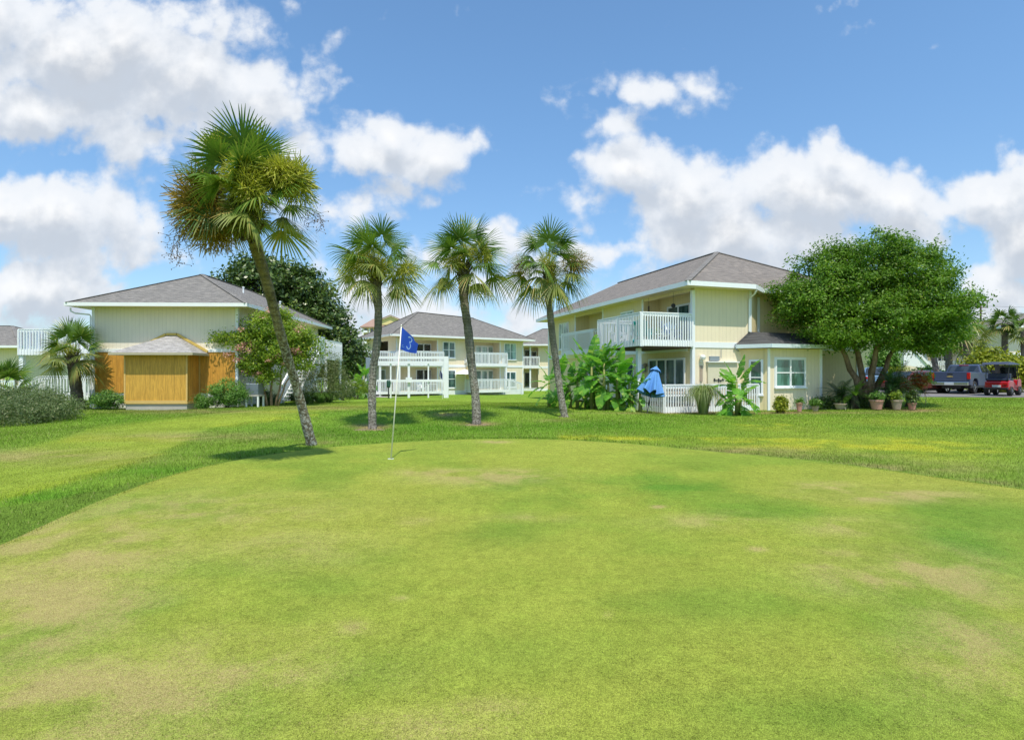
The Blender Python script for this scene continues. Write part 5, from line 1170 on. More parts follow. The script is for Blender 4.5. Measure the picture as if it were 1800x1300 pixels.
oleander(627, 42, 1.6, 1.8, 'yellow-green shrub beside the round dark one', 58, M_LEAFY, 90)
oleander(535, 33, 1.6, .7, 'low dark shrub under the deck of the left house', 59, M_LEAFD, 70)
oleander(470, 31.2, 1.0, .8, 'low leafy shrub beside the air conditioner', 60, M_LEAFD, 50)
def grass_tuft(px, d, w_, h, n, lab, seed, mat=None, bl=.018):
    x_, y_, z_ = GP(px, d); rng = np.random.default_rng(seed); t = empty('ornamental_grass', (x_, y_, z_), 0, lab, 'ornamental grass'); qs = []
    for i in range(n):
        az = rng.uniform(0, 6.283); r = rng.uniform(0, .16)*w_; sp = rng.uniform(.08, 1)*w_*.8; L = h*rng.uniform(.75, 1.15); u = np.linspace(0, 1, 6)
        sn = sp/(w_*.8); ph = math.pi*(.5+.42*sn); P_ = np.stack([math.cos(az)*(r+sp*u**1.35), math.sin(az)*(r+sp*u**1.35), L*np.sin(ph*u)*(1-.12*sn)], 1)
        qs.append(strip_arrays(P_, np.array([.8, 1, .9, .7, .45, .05])*bl, np.array([-math.sin(az), math.cos(az), 0])))
    build_quads('blades', qs, mat or M_GRASSO, t); return t
grass_tuft(1236, 22.9, 1.25, 1.12, 900, 'tall arching ornamental grass in front of the lower deck', 61)
grass_tuft(563, 33.5, 1.5, .6, 420, 'low spreading green grass clump beside the tall olive shrub', 62, M_SHRUB)
grass_tuft(578, 34.3, 1.5, .65, 420, 'second low green grass clump, right of the first', 63, M_SHRUB)
# banana plants
def banana(name_loc, stems, lab, seed, group=None, h=2.0, lf=1.25):
    rng = np.random.default_rng(seed); x_, y_, z_ = name_loc; t = empty('banana_plant', (x_, y_, z_), 0, lab, 'banana plant', group); mb = MB(); qs = []
    for sx, sy, hh, nl in stems:
        tip = np.array([sx*1.15, sy, hh]); mb.tube([(sx, sy, -.1), (sx*1.08, sy, hh*.5), tuple(tip)], [.085, .07, .035], 8)
        nl = int(nl*1.7)
        for i in range(nl):
            az = i*2.4+rng.uniform(0, 1); el = rad(80-85*(i+.3)/nl); L = lf*rng.uniform(.85, 1.3); k = 12
            d = np.array([math.cos(az)*math.cos(el), math.sin(az)*math.cos(el), math.sin(el)]); p = tip-np.array([0, 0, .55*hh*(i/nl)**1.3]); P_ = [p]; dd = d
            dr = .05+.15*(i/nl)
            for j in range(k): dd = norm(dd+np.array([0, 0, -dr])); P_.append(P_[-1]+dd*L/k)
            P_ = np.array(P_); sd = norm(np.cross(d, [0.03, 0.02, 1.0])); up = norm(np.cross(sd, d))
            if up[2] < 0: up = -up
            u = np.linspace(0, 1, k+1); wd = .225*np.sin(np.clip((u-.1)/.9, 0, 1)**.8*math.pi)**.55*L/1.25; wd[u < .12] = .02; wd[-1] = .01
            qs.append(strip_arrays(P_, np.full(k+1, .022), sd))
            for s_ in (-1, 1):
                vd = rng.uniform(.05, .5)*s_*0+rng.uniform(-.1, .35)
                for j in range(k):
                    if wd[j] < .03: continue
                    gap = rng.random() < .3; dv = vd+rng.normal()*.12
                    a0 = P_[j]; a1 = P_[j+1] if not gap else P_[j]*.15+P_[j+1]*.85
                    o0 = sd*s_*wd[j]+up*(-dv*wd[j])-np.array([0, 0, .10])*wd[j]; o1 = sd*s_*wd[j+1]+up*(-dv*wd[j+1])-np.array([0, 0, .10])*wd[j+1]
                    adv = (P_[j+1]-P_[j])*.7
                    qs.append(np.array([[a0, a0+o0+adv, a1+o1+adv*(.6 if gap else 1), a1]]))
    mb.build('stem', M_BANS, t, smooth=True); 
    Q = np.concatenate(qs, 0); npmesh('leaves', Q.reshape(-1, 3), np.arange(4*len(Q)).reshape(-1, 4), M_BAN, t)
    return t
banana(GP(1295, 22.4), [(0,0,1.25,8),(.16,.1,.7,5),(-.2,0,.35,4)], 'single banana plant with bright leaves in front of the lower deck', 71, lf=1.05)
BN = [(985,25.0,[(0,0,1.5,6),(.3,.2,1.0,5)],1.2),(1015,24.6,[(0,0,1.3,7),(-.3,.1,1.0,5)],1.2),(1040,24.0,[(0,0,1.75,7),(.2,.2,1.3,6)],1.35),(1062,23.6,[(0,0,1.9,8),(.15,0,1.1,5)],1.35),(1085,23.5,[(0,0,1.4,7),(.1,.2,.8,5)],1.15),(1106,23.4,[(0,0,1.15,7),(.1,0,.6,5)],.95),(1125,23.2,[(0,0,.9,6)],.8),(1030,25.6,[(0,0,1.6,7)],1.2),(965,26.5,[(0,0,1.2,6)],1.1)]
BL = ['in the back left of the clump beside the right palm','second from the left at the front of the clump','with a tall pale stem in the middle of the clump','tallest, with an upright leaf reaching the upper balcony','with broad drooping leaves right of the tallest','leaning towards the blue parasol','smallest, touching the deck railing by the blue parasol','hidden at the back of the clump under the balcony','at the far left end of the clump, by the centre house']
for i, ((px_, d, st, lf), lb) in enumerate(zip(BN, BL)): banana(GP(px_, d), st, 'banana plant '+lb, 80+i, 'clump of banana plants by the yellow house', lf=lf*.88)
banana(GP(630, 44), [(0,0,1.0,6),(.4,0,1.8,5)], 'small bright banana plant beyond the shrubs of the left house', 95, lf=1.3)
# sago palms
def sago(loc, h, L, n, lab, seed, mat=None, tr_=.16, elev=(-15, 75)):
    rng = np.random.default_rng(seed); t = empty('sago_palm', loc, 0, lab, 'sago palm'); qs = []
    if h > .12:
        mb = MB(); mb.tube([(0,0,-.1),(0,0,h*.5),(0,0,h)], [tr_*1.1,tr_,tr_*.8], 12); mb.build('trunk', M_BARKD, t, smooth=True)
    for i in range(n):
        az = i*2.4; el = rad(elev[1]-(elev[1]-elev[0])*i/n); d = np.array([math.cos(az)*math.cos(el), math.sin(az)*math.cos(el), math.sin(el)]); k = 16; p = np.array([0, 0, h]); P_ = [p]; dd = d
        for j in range(k): dd = norm(dd+np.array([0, 0, -.085])); P_.append(P_[-1]+dd*L*rng.uniform(.97, 1.03)/k)
        P_ = np.array(P_); sd = norm(np.cross(d, [0.02, 0.01, 1.0])); qs.append(strip_arrays(P_, np.full(k+1, .015), sd))
        for j in range(1, k*2):
            q = P_[j//2]*(1-(j % 2)/2)+P_[min(j//2+1, k)]*((j % 2)/2); u = j/(2*k); ln = L*.20*math.sin(math.pi*min(1, u*.85+.18))+.02; fw = norm(P_[min(j//2+1, k)]-P_[max(j//2-1, 0)])
            for s_ in (-1, 1):
                dv = norm(sd*s_+fw*.6+np.array([0, 0, .25])); qs.append(strip_arrays(np.array([q, q+dv*ln*.6, q+dv*ln-np.array([0, 0, ln*.1])]), np.array([.014, .014, .003]), fw))
    build_quads('fronds', qs, mat or M_SAGO, t); return t
def pot(px, d, r, h, mat, lab, planted=None, seed=0):
    x_, y_, z_ = GP(px, d); t = empty('flower_pot', (x_, y_, z_), 0, lab, 'flower pot', 'pots under the big myrtle')
    mb = MB(); mb.lathe([(r*.66,0),(r*.92,h*.8),(r*.92,h*.82),(r*1.04,h*.83),(r*1.04,h),(r*.88,h),(r*.85,h*.9),(0,h*.9)], (0,0,0), 24); mb.build('pot_body', mat, t, smooth=False)
    mb = MB(); mb.lathe([(r*.86,h*.86),(0,h*.92)], (0,0,0), 16, cap=False); mb.build('soil', M_DIRT, t)
    return (x_, y_, z_)
P1 = pot(1541, 24.0, .275, .41, M_POTP, 'wide pink clay pot at the foot of the big myrtle')
P2 = pot(1576, 23.9, .22, .41, M_POTB, 'beige ribbed pot below the large sago palm')
P3 = pot(1603, 23.8, .17, .28, M_POTP, 'small pink clay pot at the right end of the pots')
P4 = pot(1477, 24.6, .25, .24, M_POTB, 'low brown bowl pot between the bay and the myrtle')
P5 = pot(1405, 23.8, .13, .38, M_POTP, 'narrow terracotta urn below the bay window')
P6 = pot(1433, 24.1, .15, .2, M_POTB, 'small brown pot by the right corner of the bay')
def potplant(P_, h0, w_, h, mat, lab, seed, n=40, leaf=.1):
    bush('potted_plant', P_[0], P_[1], [(0,0,h*.5,w_,w_,h*.5)], n, 22, .06, leaf, mat, lab, seed, 'potted plant', 'plants growing in the pots', z=P_[2]+h0, stems=4, aspect=.35)
potplant(P1, .36, .28, .4, M_SHRUB, 'leafy plant filling the wide pink pot', 101); potplant(P2, .36, .22, .4, M_LEAFY, 'pale plant in the beige ribbed pot', 102, 24)
potplant(P3, .25, .22, .5, M_LEAFD, 'upright dark plant in the small pink pot', 103); potplant(P5, .35, .12, .16, M_SHRUB, 'little green plant in the terracotta urn', 104, 12)
potplant(P6, .17, .2, .32, M_SHRUB, 'bushy green plant in the pot by the bay corner', 105, 24)
x_, y_, z_ = GP(1572, 24.7); sago((x_, y_, z_), .85, 1.5, 46, 'large dark sago palm with a trunk right of the myrtle', 106, elev=(-18, 78))
x_, y_, z_ = GP(1562, 25.6); sago((x_, y_, z_), 1.15, .9, 16, 'bright green young sago behind the large dark one', 107, M_SAGOY, elev=(15, 80))
x_, y_, z_ = GP(1478, 25.2); sago((x_, y_, z_), .45, 1.15, 38, 'dark sago palm in the shade between the bay and the myrtle', 108, elev=(-10, 75))
x_, y_, z_ = GP(1502, 24.9); sago((x_, y_, z_), .55, .95, 14, 'bright yellow-green sago fronds just left of the myrtle trunks', 109, M_SAGOY, elev=(5, 75))
oleander(1450, 25.2, .9, .55, 'low dark shrub beside the bay corner', 110, M_LEAFD, 40); oleander(1500, 25.4, 1.2, .5, 'low dark planting behind the myrtle trunks', 111, M_LEAFD, 50)
x_, y_, z_ = GP(1372, 23.2); bush('croton_bush', x_, y_, [(0,0,.32,.24,.22,.30)], 60, 26, .06, .11, M_GOLD, 'small yellow spotted bush in front of the bay window', 112, aspect=.5, stems=5)
x_, y_, z_ = GP(1592, 26.2); bush('croton_bush', x_, y_, [(0,0,1.0,.7,.5,.35),(.6,0,1.2,.4,.4,.3)], 70, 26, .12, .16, M_RED, 'reddish-leaved bush between the sago palm and the parked sedan', 113, aspect=.25, stems=6)
# sapling on the lawn
x_, y_, z_ = GP(1626, 26.5); tree('sapling', (x_, y_, z_), [((0,0,-.05),(.05,0,1.3),.012,.006),((0,0,.4),(-.25,0,1.2),.01,.005),((0,0,.5),(.3,0,1.3),.01,.005)], [(0,0,1.35,.35,.3,.2),(-.3,0,1.1,.3,.2,.2),(.3,0,1.2,.25,.2,.2)], 36, 14, .08, .09, M_LEAFY, M_BARK, 'thin young sapling on the lawn right of the pots', seed=114, nlimb=12)
# round bushes and trees beyond the car park
def roundbush(px, d, w_, h, mat, lab, seed, n=260, leaf=.22):
    x_, y_, z_ = GP(px, d); bush('shrub', x_, y_, [(0,0,h*.45,w_*.5,w_*.45,h*.55),(-w_*.22,-.3,h*.4,w_*.28,w_*.28,h*.42),(w_*.22,-.2,h*.38,w_*.28,w_*.28,h*.4)], n, 46, .24, leaf, mat, lab, seed, group='clipped bushes beyond the car park', shell=.65, aspect=.55)
roundbush(1746, 39, 3.6, 2.9, M_GOLD, 'large domed golden-green bush behind the golf cart', 121, 330, .20)
roundbush(1578, 44, 2.2, 1.5, M_GOLD, 'small domed golden bush left of the pickup', 122, 110, .18)
roundbush(1633, 47, 2.6, 1.5, M_SHRUB, 'round green bush beyond the sedan', 123, 90, .2)
roundbush(1552, 50, 2.2, 3.4, M_SHRUB, 'tall green bush between the myrtle trunk and the stair', 124, 120, .25)
x_, y_, z_ = GP(1730, 70); tree('tree', (x_, y_, z_), [((0,0,-.1),(0,0,4),.3,.1)], [(0,0,5,3.4,2.5,2.2),(-3,0,4.6,2.4,2,2.0),(1.8,0,3.6,2.2,2,1.5),(-1.5,0,6.3,1.8,1.5,1.2)], 260, 50, .45, .38, M_LEAFD, M_BARKD, 'dark tree seen over the car park between the two far houses', seed=125, nlimb=20)
x_, y_, z_ = GP(1640, 72); tree('tree', (x_, y_, z_), [((0,0,-.1),(0,0,4),.3,.1)], [(0,0,4.6,3.4,2.5,2.2),(3,0,5,2.6,2,2.2)], 200, 50, .45, .38, M_LEAF, M_BARKD, 'mid-green tree behind the far cream house, partly behind the myrtle', seed=126, nlimb=20)
x_, y_, z_ = GP(625, 70); tree('tree', (x_, y_, z_), [((0,0,-.1),(0,0,3),.3,.1)], [(0,0,3.4,2.6,2,2.0),(1.5,0,2.4,1.8,1.6,1.2)], 150, 50, .4, .34, M_LEAFD, M_BARKD, 'far dark tree in front of the hotel podium', seed=127, nlimb=14)
# a far wooded skyline closing the view
rngf = np.random.default_rng(9); n_ = 90000
th = rngf.uniform(rad(30), rad(150), n_); rr = rngf.uniform(380, 430, n_); hh = 3+5.0*fbm(np.cos(th)*400, np.sin(th)*400, 26, 5, 4)+(3*vn(np.cos(th)*400, np.sin(th)*400, 9, 3))
C = np.stack([rr*np.cos(th), rr*np.sin(th), -2+hh*rngf.uniform(0, 1, n_)**.6], 1)
o = leaves('distant_woodland', C, 2.4, M_LEAFD, None, rngf, .8, .4); tag(o, 'distant line of trees along the horizon', 'woodland', kind='stuff')

# ------------------------------------------------------------------ flagstick
def flagstick():
    b_ = (-2.13, 9.9, gzf(-2.13, 9.9)); top = PX(705.5, 573, 9.93); v = Vector(top)-Vector(b_)
    t = empty('flagstick', b_, 0, 'thin white flagstick standing in the hole on the green', 'flagstick')
    mb = MB(); mb.tube([(0,0,-.05), tuple(v)], [.012, .010], 10); mb.tube([tuple(v*1.0), tuple(v*1.012)], [.014, .008], 8); mb.build('pole', simple('cream_pole', (.80,.78,.68), .4, var=.04), t, smooth=True)
    # hole rim
    mb = MB(); mb.lathe([(.054,.004),(.054,-.1),(.050,-.1),(.050,.006),(.054,.004)], (0,0,0), 24, cap=False); mb.build('hole_cup', M_WHITE, t)
    fl = empty('golf_flag', tuple(Vector(b_)+v), 0, 'blue flag with a pale number 3 hanging from the flagstick', 'flag')
    # corners by the picture: hoist top/bottom, fly top/bottom (fly end hangs and blows away from the camera)
    H0 = Vector((0,0,-.005)); H1 = Vector(PX(701.8, 613, 9.93))-Vector(top); F0 = Vector(PX(735, 604, 10.30))-Vector(top); F1 = Vector(PX(730.5, 621, 10.22))-Vector(top); MID = Vector(PX(722, 589, 10.08))-Vector(top)
    def at(u, v_, off=0):
        tp = H0.lerp(MID, min(1, u*2)) if u < .5 else MID.lerp(F0, u*2-1)
        bt = H1.lerp(F1, u)+Vector((0, 0, -.012*math.sin(math.pi*u)))
        p = tp.lerp(bt, v_); wv = .035*math.sin(u*9+v_*2.5)*u+.015*math.sin(u*17-v_*5)*u
        return p+Vector((-.35, -.94, .0))*(wv+off)
    mb = MB(); nu, nv = 26, 14
    for off in (0, .003):
        for i in range(nu):
            for j in range(nv): mb.poly([at(i/nu, j/nv, off), at((i+1)/nu, j/nv, off), at((i+1)/nu, (j+1)/nv, off), at(i/nu, (j+1)/nv, off)])
    mb.build('cloth', M_BLUEF, fl, smooth=True, recalc=False)
    mb = MB()
    def stroke(pts, w_):
        for off in (.006, -.004):
            for a, c in zip(pts[:-1], pts[1:]):
                a = Vector(a); c = Vector(c); d = (c-a).normalized(); n_ = Vector((-d.y, d.x))*w_
                for k in range(2):
                    p = a.lerp(c, k/2); q = a.lerp(c, (k+1)/2)
                    mb.poly([at(*(p-n_), off), at(*(q-n_*.9), off), at(*(q+n_*.9), off), at(*(p+n_), off)])
    three = [(.40,.22),(.46,.14),(.55,.12),(.62,.18),(.62,.30),(.55,.38),(.49,.41),(.57,.44),(.66,.54),(.66,.70),(.58,.80),(.47,.82),(.38,.72)]
    stroke(three, .028)
    mb.build('number', simple('pale_number', (.30,.46,.80), .7), fl, recalc=False)
    mb = MB()
    for i in range(20): 
        u0, u1 = i/20*.9+.04, (i+1)/20*.9+.04
    ring = [(.2+.06*math.cos(k/10*6.283), .80+.05*math.sin(k/10*6.283)) for k in range(9)]
    stroke(ring, .012); mb.build('emblem', simple('pale_emblem', (.16,.30,.68), .7), fl, recalc=False)
flagstick()
# second flag far away
bx = GP(778, 43); t = empty('flagstick', bx, 0, 'distant flagstick in front of the centre house', 'flagstick'); mb = MB(); mb.tube([(0,0,-.05),(-.25,0,2.25)], .014, 6); mb.build('pole', M_WHITE, t)
fl = empty('golf_flag', (bx[0]-.25, bx[1], bx[2]+2.25), 0, 'dark blue flag hanging limp on the distant flagstick', 'flag'); mb = MB()
for off in (0, .01):
    for i in range(4): mb.poly([(i*.06,off+.02*(i%2),-.0-.10*i),((i+1)*.06,off+.02*((i+1)%2),-.0-.10*(i+1)),((i+1)*.06,off+.02*((i+1)%2),-.62-.06*(i+1)),(i*.06,off+.02*(i%2),-.55-.06*i)])
mb.build('cloth', M_NAVY, fl, recalc=False)
# hollow mulch rings around the palm feet
for px_, d, r in ((650, 16.9, .62), (838, 18.55, .55), (992, 21.0, .3)):
    x_, y_, z_ = GP(px_, d); rg2 = np.random.default_rng(int(px_)); mb = MB(); n = 40; pts = []
    for rr2 in (1, .6, .25):
        ring = []
        for k in range(n):
            a = 6.283*k/n; q = r*rr2*(1+.12*math.sin(3*a+px_)+.08*rg2.normal()*(rr2 == 1)); X2 = x_+q*math.cos(a); Y2 = y_+q*math.sin(a)*.8; ring.append((X2, Y2, gzf(X2, Y2)+(-.06 if rr2 == 1 else -.022)))
        pts.append(ring)
    for a, b_ in zip(pts[:-1], pts[1:]):
        for k in range(n): mb.poly([a[k], a[(k+1) % n], b_[(k+1) % n], b_[k]])
    mb.poly(pts[-1]); o = mb.build('bare_soil_ring', M_DIRT, None, smooth=True); tag(o, kind='structure')
# ------------------------------------------------------------------ blue parasol, leaning on the deck railing
def parasol():
    x_, y_, z_ = GP(1137, 22.6); tp = Vector(PX(1153.5, 645, 23.1))-Vector((x_, y_, z_)); d = tp.normalized()
    t = empty('parasol', (x_, y_, z_), 0, 'half-closed blue parasol leaning on the lower deck railing', 'parasol')
    mb = MB(); mb.tube([(0,0,-.05), tuple(tp*.98)], .022, 8); mb.build('pole', M_BLK, t)
    a = d.cross(Vector((0,1,0))).normalized(); c = d.cross(a)
    def canopy(name, r0, h0, r1, h1, folds, dn):
        mb = MB(); n = 64; rows = 9; P_ = []
        for i in range(rows+1):
            u = i/rows; row = []
            for k in range(n):
                th = 6.283*k/n; rr = r0+(r1-r0)*u**.85; rr *= 1+dn*u*math.cos(folds*th)
                hz = h0+(h1-h0)*u-.10*u*u*(1-math.cos(folds*th))*.5*(0 if name == 'cap' else 1)
                row.append(tp+d*hz+(a*math.cos(th)+c*math.sin(th))*rr)
            P_.append(row)
        for i in range(rows):
            for k in range(n): mb.poly([P_[i][k], P_[i][(k+1) % n], P_[i+1][(k+1) % n], P_[i+1][k]])
        return mb.build(name, M_UMB, t, smooth=True, recalc=False)
    canopy('canopy', .05, -.02, .46, -1.12, 8, .30); canopy('cap', .0, .05, .22, -.18, 8, .12)
    mb = MB()
    for k in range(8):
        th = 6.283*k/8; mb.tube([tuple(tp+d*-.06+(a*math.cos(th)+c*math.sin(th))*.05), tuple(tp+d*-1.05+(a*math.cos(th)+c*math.sin(th))*.46)], .008, 4)
    mb.build('rib', M_BLK, t)
parasol()
# white patio parasol on the centre house's deck
wx = CBW(6.75, -.9, .42); t = empty('parasol', wx, 0, 'small open white parasol on the lower deck of the centre house', 'parasol')
mb = MB(); mb.tube([(0,0,0),(0,0,2.0)], .03, 6); mb.build('pole', M_WHITE, t); mb = MB(); mb.lathe([(1.05,1.62),(.5,1.9),(.02,2.1)], (0,0,0), 8, cap=False); mb.build('canopy', M_WHITE, t, recalc=False)
# ------------------------------------------------------------------ garden furniture
def deck_chair(loc, rz, lab, mat, s=1.0, group='chairs on the balconies and decks'):
    t = empty('deck_chair', loc, rz, lab, 'chair', group); t.scale = (s, s, s)
    mb = MB()
    for k in range(5): mb.box(-.26, .26, -.30+k*.11, -.21+k*.11, .36-.02*k, .38-.02*k)
    mb.build('seat', mat, t)
    mb = MB()
    for k in range(5): mb.bar((-.22+k*.11, .24, .26), (-.25+k*.125, .55, .98-.05*abs(k-2)), .09, .02, up=(0,1,0))
    mb.bar((-.28,.36,.5),(.28,.36,.5),.05,.02); mb.build('backrest', mat, t)
    for sx in (-.31, .31):
        mb = MB(); mb.box(sx-.06, sx+.06, -.36, .36, .56, .585); mb.build('armrest', mat, t)
        mb = MB(); mb.box(sx-.025, sx+.025, -.30, -.21, 0, .56); mb.build('leg', mat, t)
        mb = MB(); mb.bar((sx, -.3, .37), (sx, .5, .03), .03, .1); mb.box(sx-.02, sx+.02, .28, .35, .1, .56); mb.build('leg', mat, t)
def side_table(loc, rz, lab, mat, w_=.5, h=.5, nm='patio_table'):
    t = empty(nm, loc, rz, lab, 'table'); mb = MB(); mb.box(-w_/2, w_/2, -w_/2, w_/2, h-.04, h); mb.build('tabletop', mat, t)
    for sx in (-1, 1):
        for sy in (-1, 1): mb = MB(); mb.box(sx*(w_/2-.05)-.025, sx*(w_/2-.05)+.025, sy*(w_/2-.05)-.025, sy*(w_/2-.05)+.025, 0, h-.04); mb.build('leg', mat, t)
bf = 3.045
deck_chair(RBW(-2.1, .6, bf), RB_A+2.4, 'turquoise slatted chair in the left corner of the upper balcony', M_TEAL, 1.0)
deck_chair(RBW(-.95, .55, bf), RB_A-.9, 'white slatted chair on the right of the upper balcony', M_WHITE, 1.0)
deck_chair(RBW(-.45, .75, bf), RB_A+1.3, 'blue slatted chair beside the corner post of the upper balcony', simple('blue_plastic', (.06,.14,.40), .5), 1.0)
deck_chair(RBW(-1.9, 3.0, bf), RB_A+1.2, 'white slatted chair at the far end of the upper balcony', M_WHITE, 1.0)
side_table(RBW(-1.5, .45, bf), RB_A, 'low white table with a plant on the upper balcony', M_WHITE, .45, .38)
bush('potted_plant', *RBW(-1.45, .45, bf+.38)[:2], [(0,0,.12,.12,.12,.14)], 10, 18, .04, .07, M_LEAFY, 'small potted plant on the low white balcony table', 131, 'potted plant', z=RBW(0, 0, bf+.38)[2], stems=2)
# bench with seat boards on the lower deck
t = empty('bench', RBW(-.75, .1, .3), RB_A, 'white bench with brown back boards on the lower deck behind the railing', 'bench')
mb = MB(); mb.box(-.75,.75,-.25,.2,.40,.46); mb.build('seat', M_WHITE, t); mb = MB(); mb.box(-.75,.75,.2,.24,.5,.62); mb.box(-.75,.75,.2,.24,.68,.88); mb.build('backrest', M_POTB, t)
for sx in (-.7,.7):
    for sy in (-.22,.22): mb = MB(); mb.box(sx-.03,sx+.03,sy-.03,sy+.03,0,.9 if sy > 0 else .4); mb.build('leg', M_WHITE, t)
bn = t
deck_chair(CBW(7.5, -.35, 3.0), CBA, 'small white chair on the upper right balcony of the centre house', M_WHITE); deck_chair(CBW(2.3, -.6, .42), CBA, 'white chair on the lower left deck of the centre house', M_WHITE)
side_table(CBW(3.3, -.5, .42), CBA, 'white patio table on the lower left deck of the centre house', M_WHITE, .9, .7)
# ------------------------------------------------------------------ air conditioner on a stand
x_, y_, z_ = GP(448, 29.9); t = empty('air_conditioner', (x_, y_, z_), .0, 'grey box air conditioner raised on a white wooden stand', 'air conditioner')
mb = MB(); mb.box(-.33,.33,-.33,.33,.62,1.22)
mb.build('casing', M_GREY, t, bevel=.03); mb = MB()
for k in range(11): mb.box(-.34,.34,-.34,.34,.68+k*.047,.69+k*.047)
mb.build('louvres', simple('dark_louvre', (.12,.14,.16), .6), t); mb = MB(); mb.lathe([(.27,1.221),(.27,1.26),(.0,1.27)], (0,0,0), 20); mb.build('fan_guard', M_BLK, t)
st = empty('equipment_stand', (x_, y_, z_), 0, 'white wooden stand carrying the grey air conditioner', 'stand'); mb = MB(); mb.box(-.36,.36,-.36,.36,.53,.615); mb.build('platform', M_CONC, st)
for sx in (-.31,.31):
    for sy in (-.31,.31): mb = MB(); mb.box(sx-.04,sx+.04,sy-.04,sy+.04,-.1,.53); mb.build('leg', M_TRIM, st)
# ------------------------------------------------------------------ white timber frame and utility items near the centre house
FO = PX(660, 698, 44.5); t = empty('timber_frame', (FO[0], FO[1], gzf(FO[0], FO[1])), rad(3), 'free-standing white post and rail frame in front of the centre house', 'frame')
fx = lambda px: (px-660)/F*44.5
hz_ = lambda py: CAMZ-(py-HZ)*44.5/F-gzf(FO[0], FO[1])
for n_, a, c in (('top_rail', 626, 630.5), ('middle_rail', 634.5, 639), ('bottom_rail', 667, 671)):
    mb = MB(); mb.box(fx(661), fx(786), -.04, .04, hz_(c), hz_(a)); mb.build(n_, M_WHITE, t)
for a, c, tp in ((716,720,628),(751,753.5,639),(779.5,788,626),(685,687.5,636)):
    mb = MB(); mb.box(fx(a), fx(c), .045 if c-a < 6 else -.12, .12, -.1, hz_(tp)); mb.build('post', M_WHITE, t)
mb = MB(); mb.box(fx(713), fx(724), -.12, -.05, hz_(672), hz_(663)); mb.build('notice_board', M_WHITE, t)
x_, y_, z_ = GP(643, 45); t = empty('utility_cabinet', (x_, y_, z_), .1, 'pale blue-grey utility cabinet at the left end of the white frame', 'cabinet')
mb = MB(); mb.box(-.36,.36,-.3,.3,.05,1.0); mb.build('cabinet_body', simple('pale_blue_grey', (.50,.60,.66), .5), t, bevel=.04); mb = MB(); mb.box(-.3,.3,-.315,-.301,.12,.9); mb.build('door', M_WHITE, t); mb = MB(); mb.box(-.4,.4,-.34,.34,1.0,1.06); mb.build('lid', M_GREY, t)
x_, y_, z_ = GP(646.5, 44); t = empty('signboard', (x_, y_, z_), .5, 'tall narrow blue-grey signboard on a post behind the left palm', 'sign'); mb = MB(); mb.box(-.04,.04,-.04,.04,-.1,3.1); mb.build('post', M_GREY, t); mb = MB(); mb.box(-.17,.17,-.07,-.045,2.1,3.15); mb.build('panel', simple('slate_panel', (.22,.27,.34), .5), t)
x_, y_, z_ = GP(683, 43.5); t = empty('ball_washer', (x_, y_, z_), 0, 'dark green ball washer on a post below the white frame', 'ball washer'); mb = MB(); mb.tube([(0,0,-.05),(0,0,.9)], .05, 8); mb.build('post', M_BLK, t); mb = MB(); mb.lathe([(.10,.8),(.15,.9),(.15,1.3),(.10,1.38),(0,1.4)], (0,0,0), 12); mb.build('washer_body', simple('dark_green', (.02,.08,.06), .5), t)
# utility pole with wires
x_, y_, _ = PX(1724, 600, 92); z_ = gzf(x_, y_); zt = CAMZ+122*92/F-z_; t = empty('utility_pole', (x_, y_, z_), 0, 'tall slim utility pole with crossarms on the skyline at the right', 'utility pole')
mb = MB(); mb.tube([(0,0,-.1),(0,0,zt)], [.16,.12], 8); mb.build('pole', M_BARKD, t)
for h_, w_ in ((zt-.7,1.0),(zt-1.7,.7)):
    mb = MB(); mb.box(-w_,w_,-.18,-.06,h_-.06,h_+.06); a_ = mb.build('crossarm', M_BARKD, t); mb = MB()
    for s_ in (-w_+.1, w_-.1): mb.lathe([(.05,h_+.06),(.07,h_+.2),(.03,h_+.26)], (s_,-.12,0), 8)
    mb.build('insulator', M_GREY, a_)
for h_, lab in ((zt-.45,'upper power line running right from the utility pole'), (zt-1.45,'lower power line running right from the utility pole')):
    for sgn in (1,):
        pts = [(x_+.8+sgn*40*k/10, y_-6*k/10, z_+h_-1.2*math.sin(math.pi*k/10)*.6) for k in range(11)]; mb = MB(); mb.tube(pts, .018, 4); o = mb.build('power_line', M_BLK, None); tag(o, lab, 'power line')
# white picket fence at the right edge
def fence(px0, px1, d0, d1, h, lab):
    a = GP(px0, d0); b_ = GP(px1, d1); t = empty('picket_fence', a, 0, lab, 'fence'); L = Vector((b_[0]-a[0], b_[1]-a[1], b_[2]-a[2])); n = int(L.length/.14)
    mb = MB()
    for i in range(n+1): p = L*(i/n); mb.box(p.x-.035, p.x+.035, p.y-.02, p.y, p.z+.05, p.z+h)
    mb.build('pickets', M_WHITE, t)
    mb = MB(); mb.bar((0,.03,.25), tuple(L+Vector((0,.03,.25))), .04, .08); mb.bar((0,.03,h-.2), tuple(L+Vector((0,.03,h-.2))), .04, .08); mb.build('rail', M_WHITE, t)
    k = max(1, int(L.length/2.2))
    for i in range(k+1): p = L*(i/k); mb = MB(); mb.box(p.x-.06,p.x+.06,p.y+.05,p.y+.17,p.z-.1,p.z+h+.1); mb.build('post', M_WHITE, t)
fence(1782, 1850, 41, 40, 1.0, 'white picket fence behind the golf cart at the right edge')

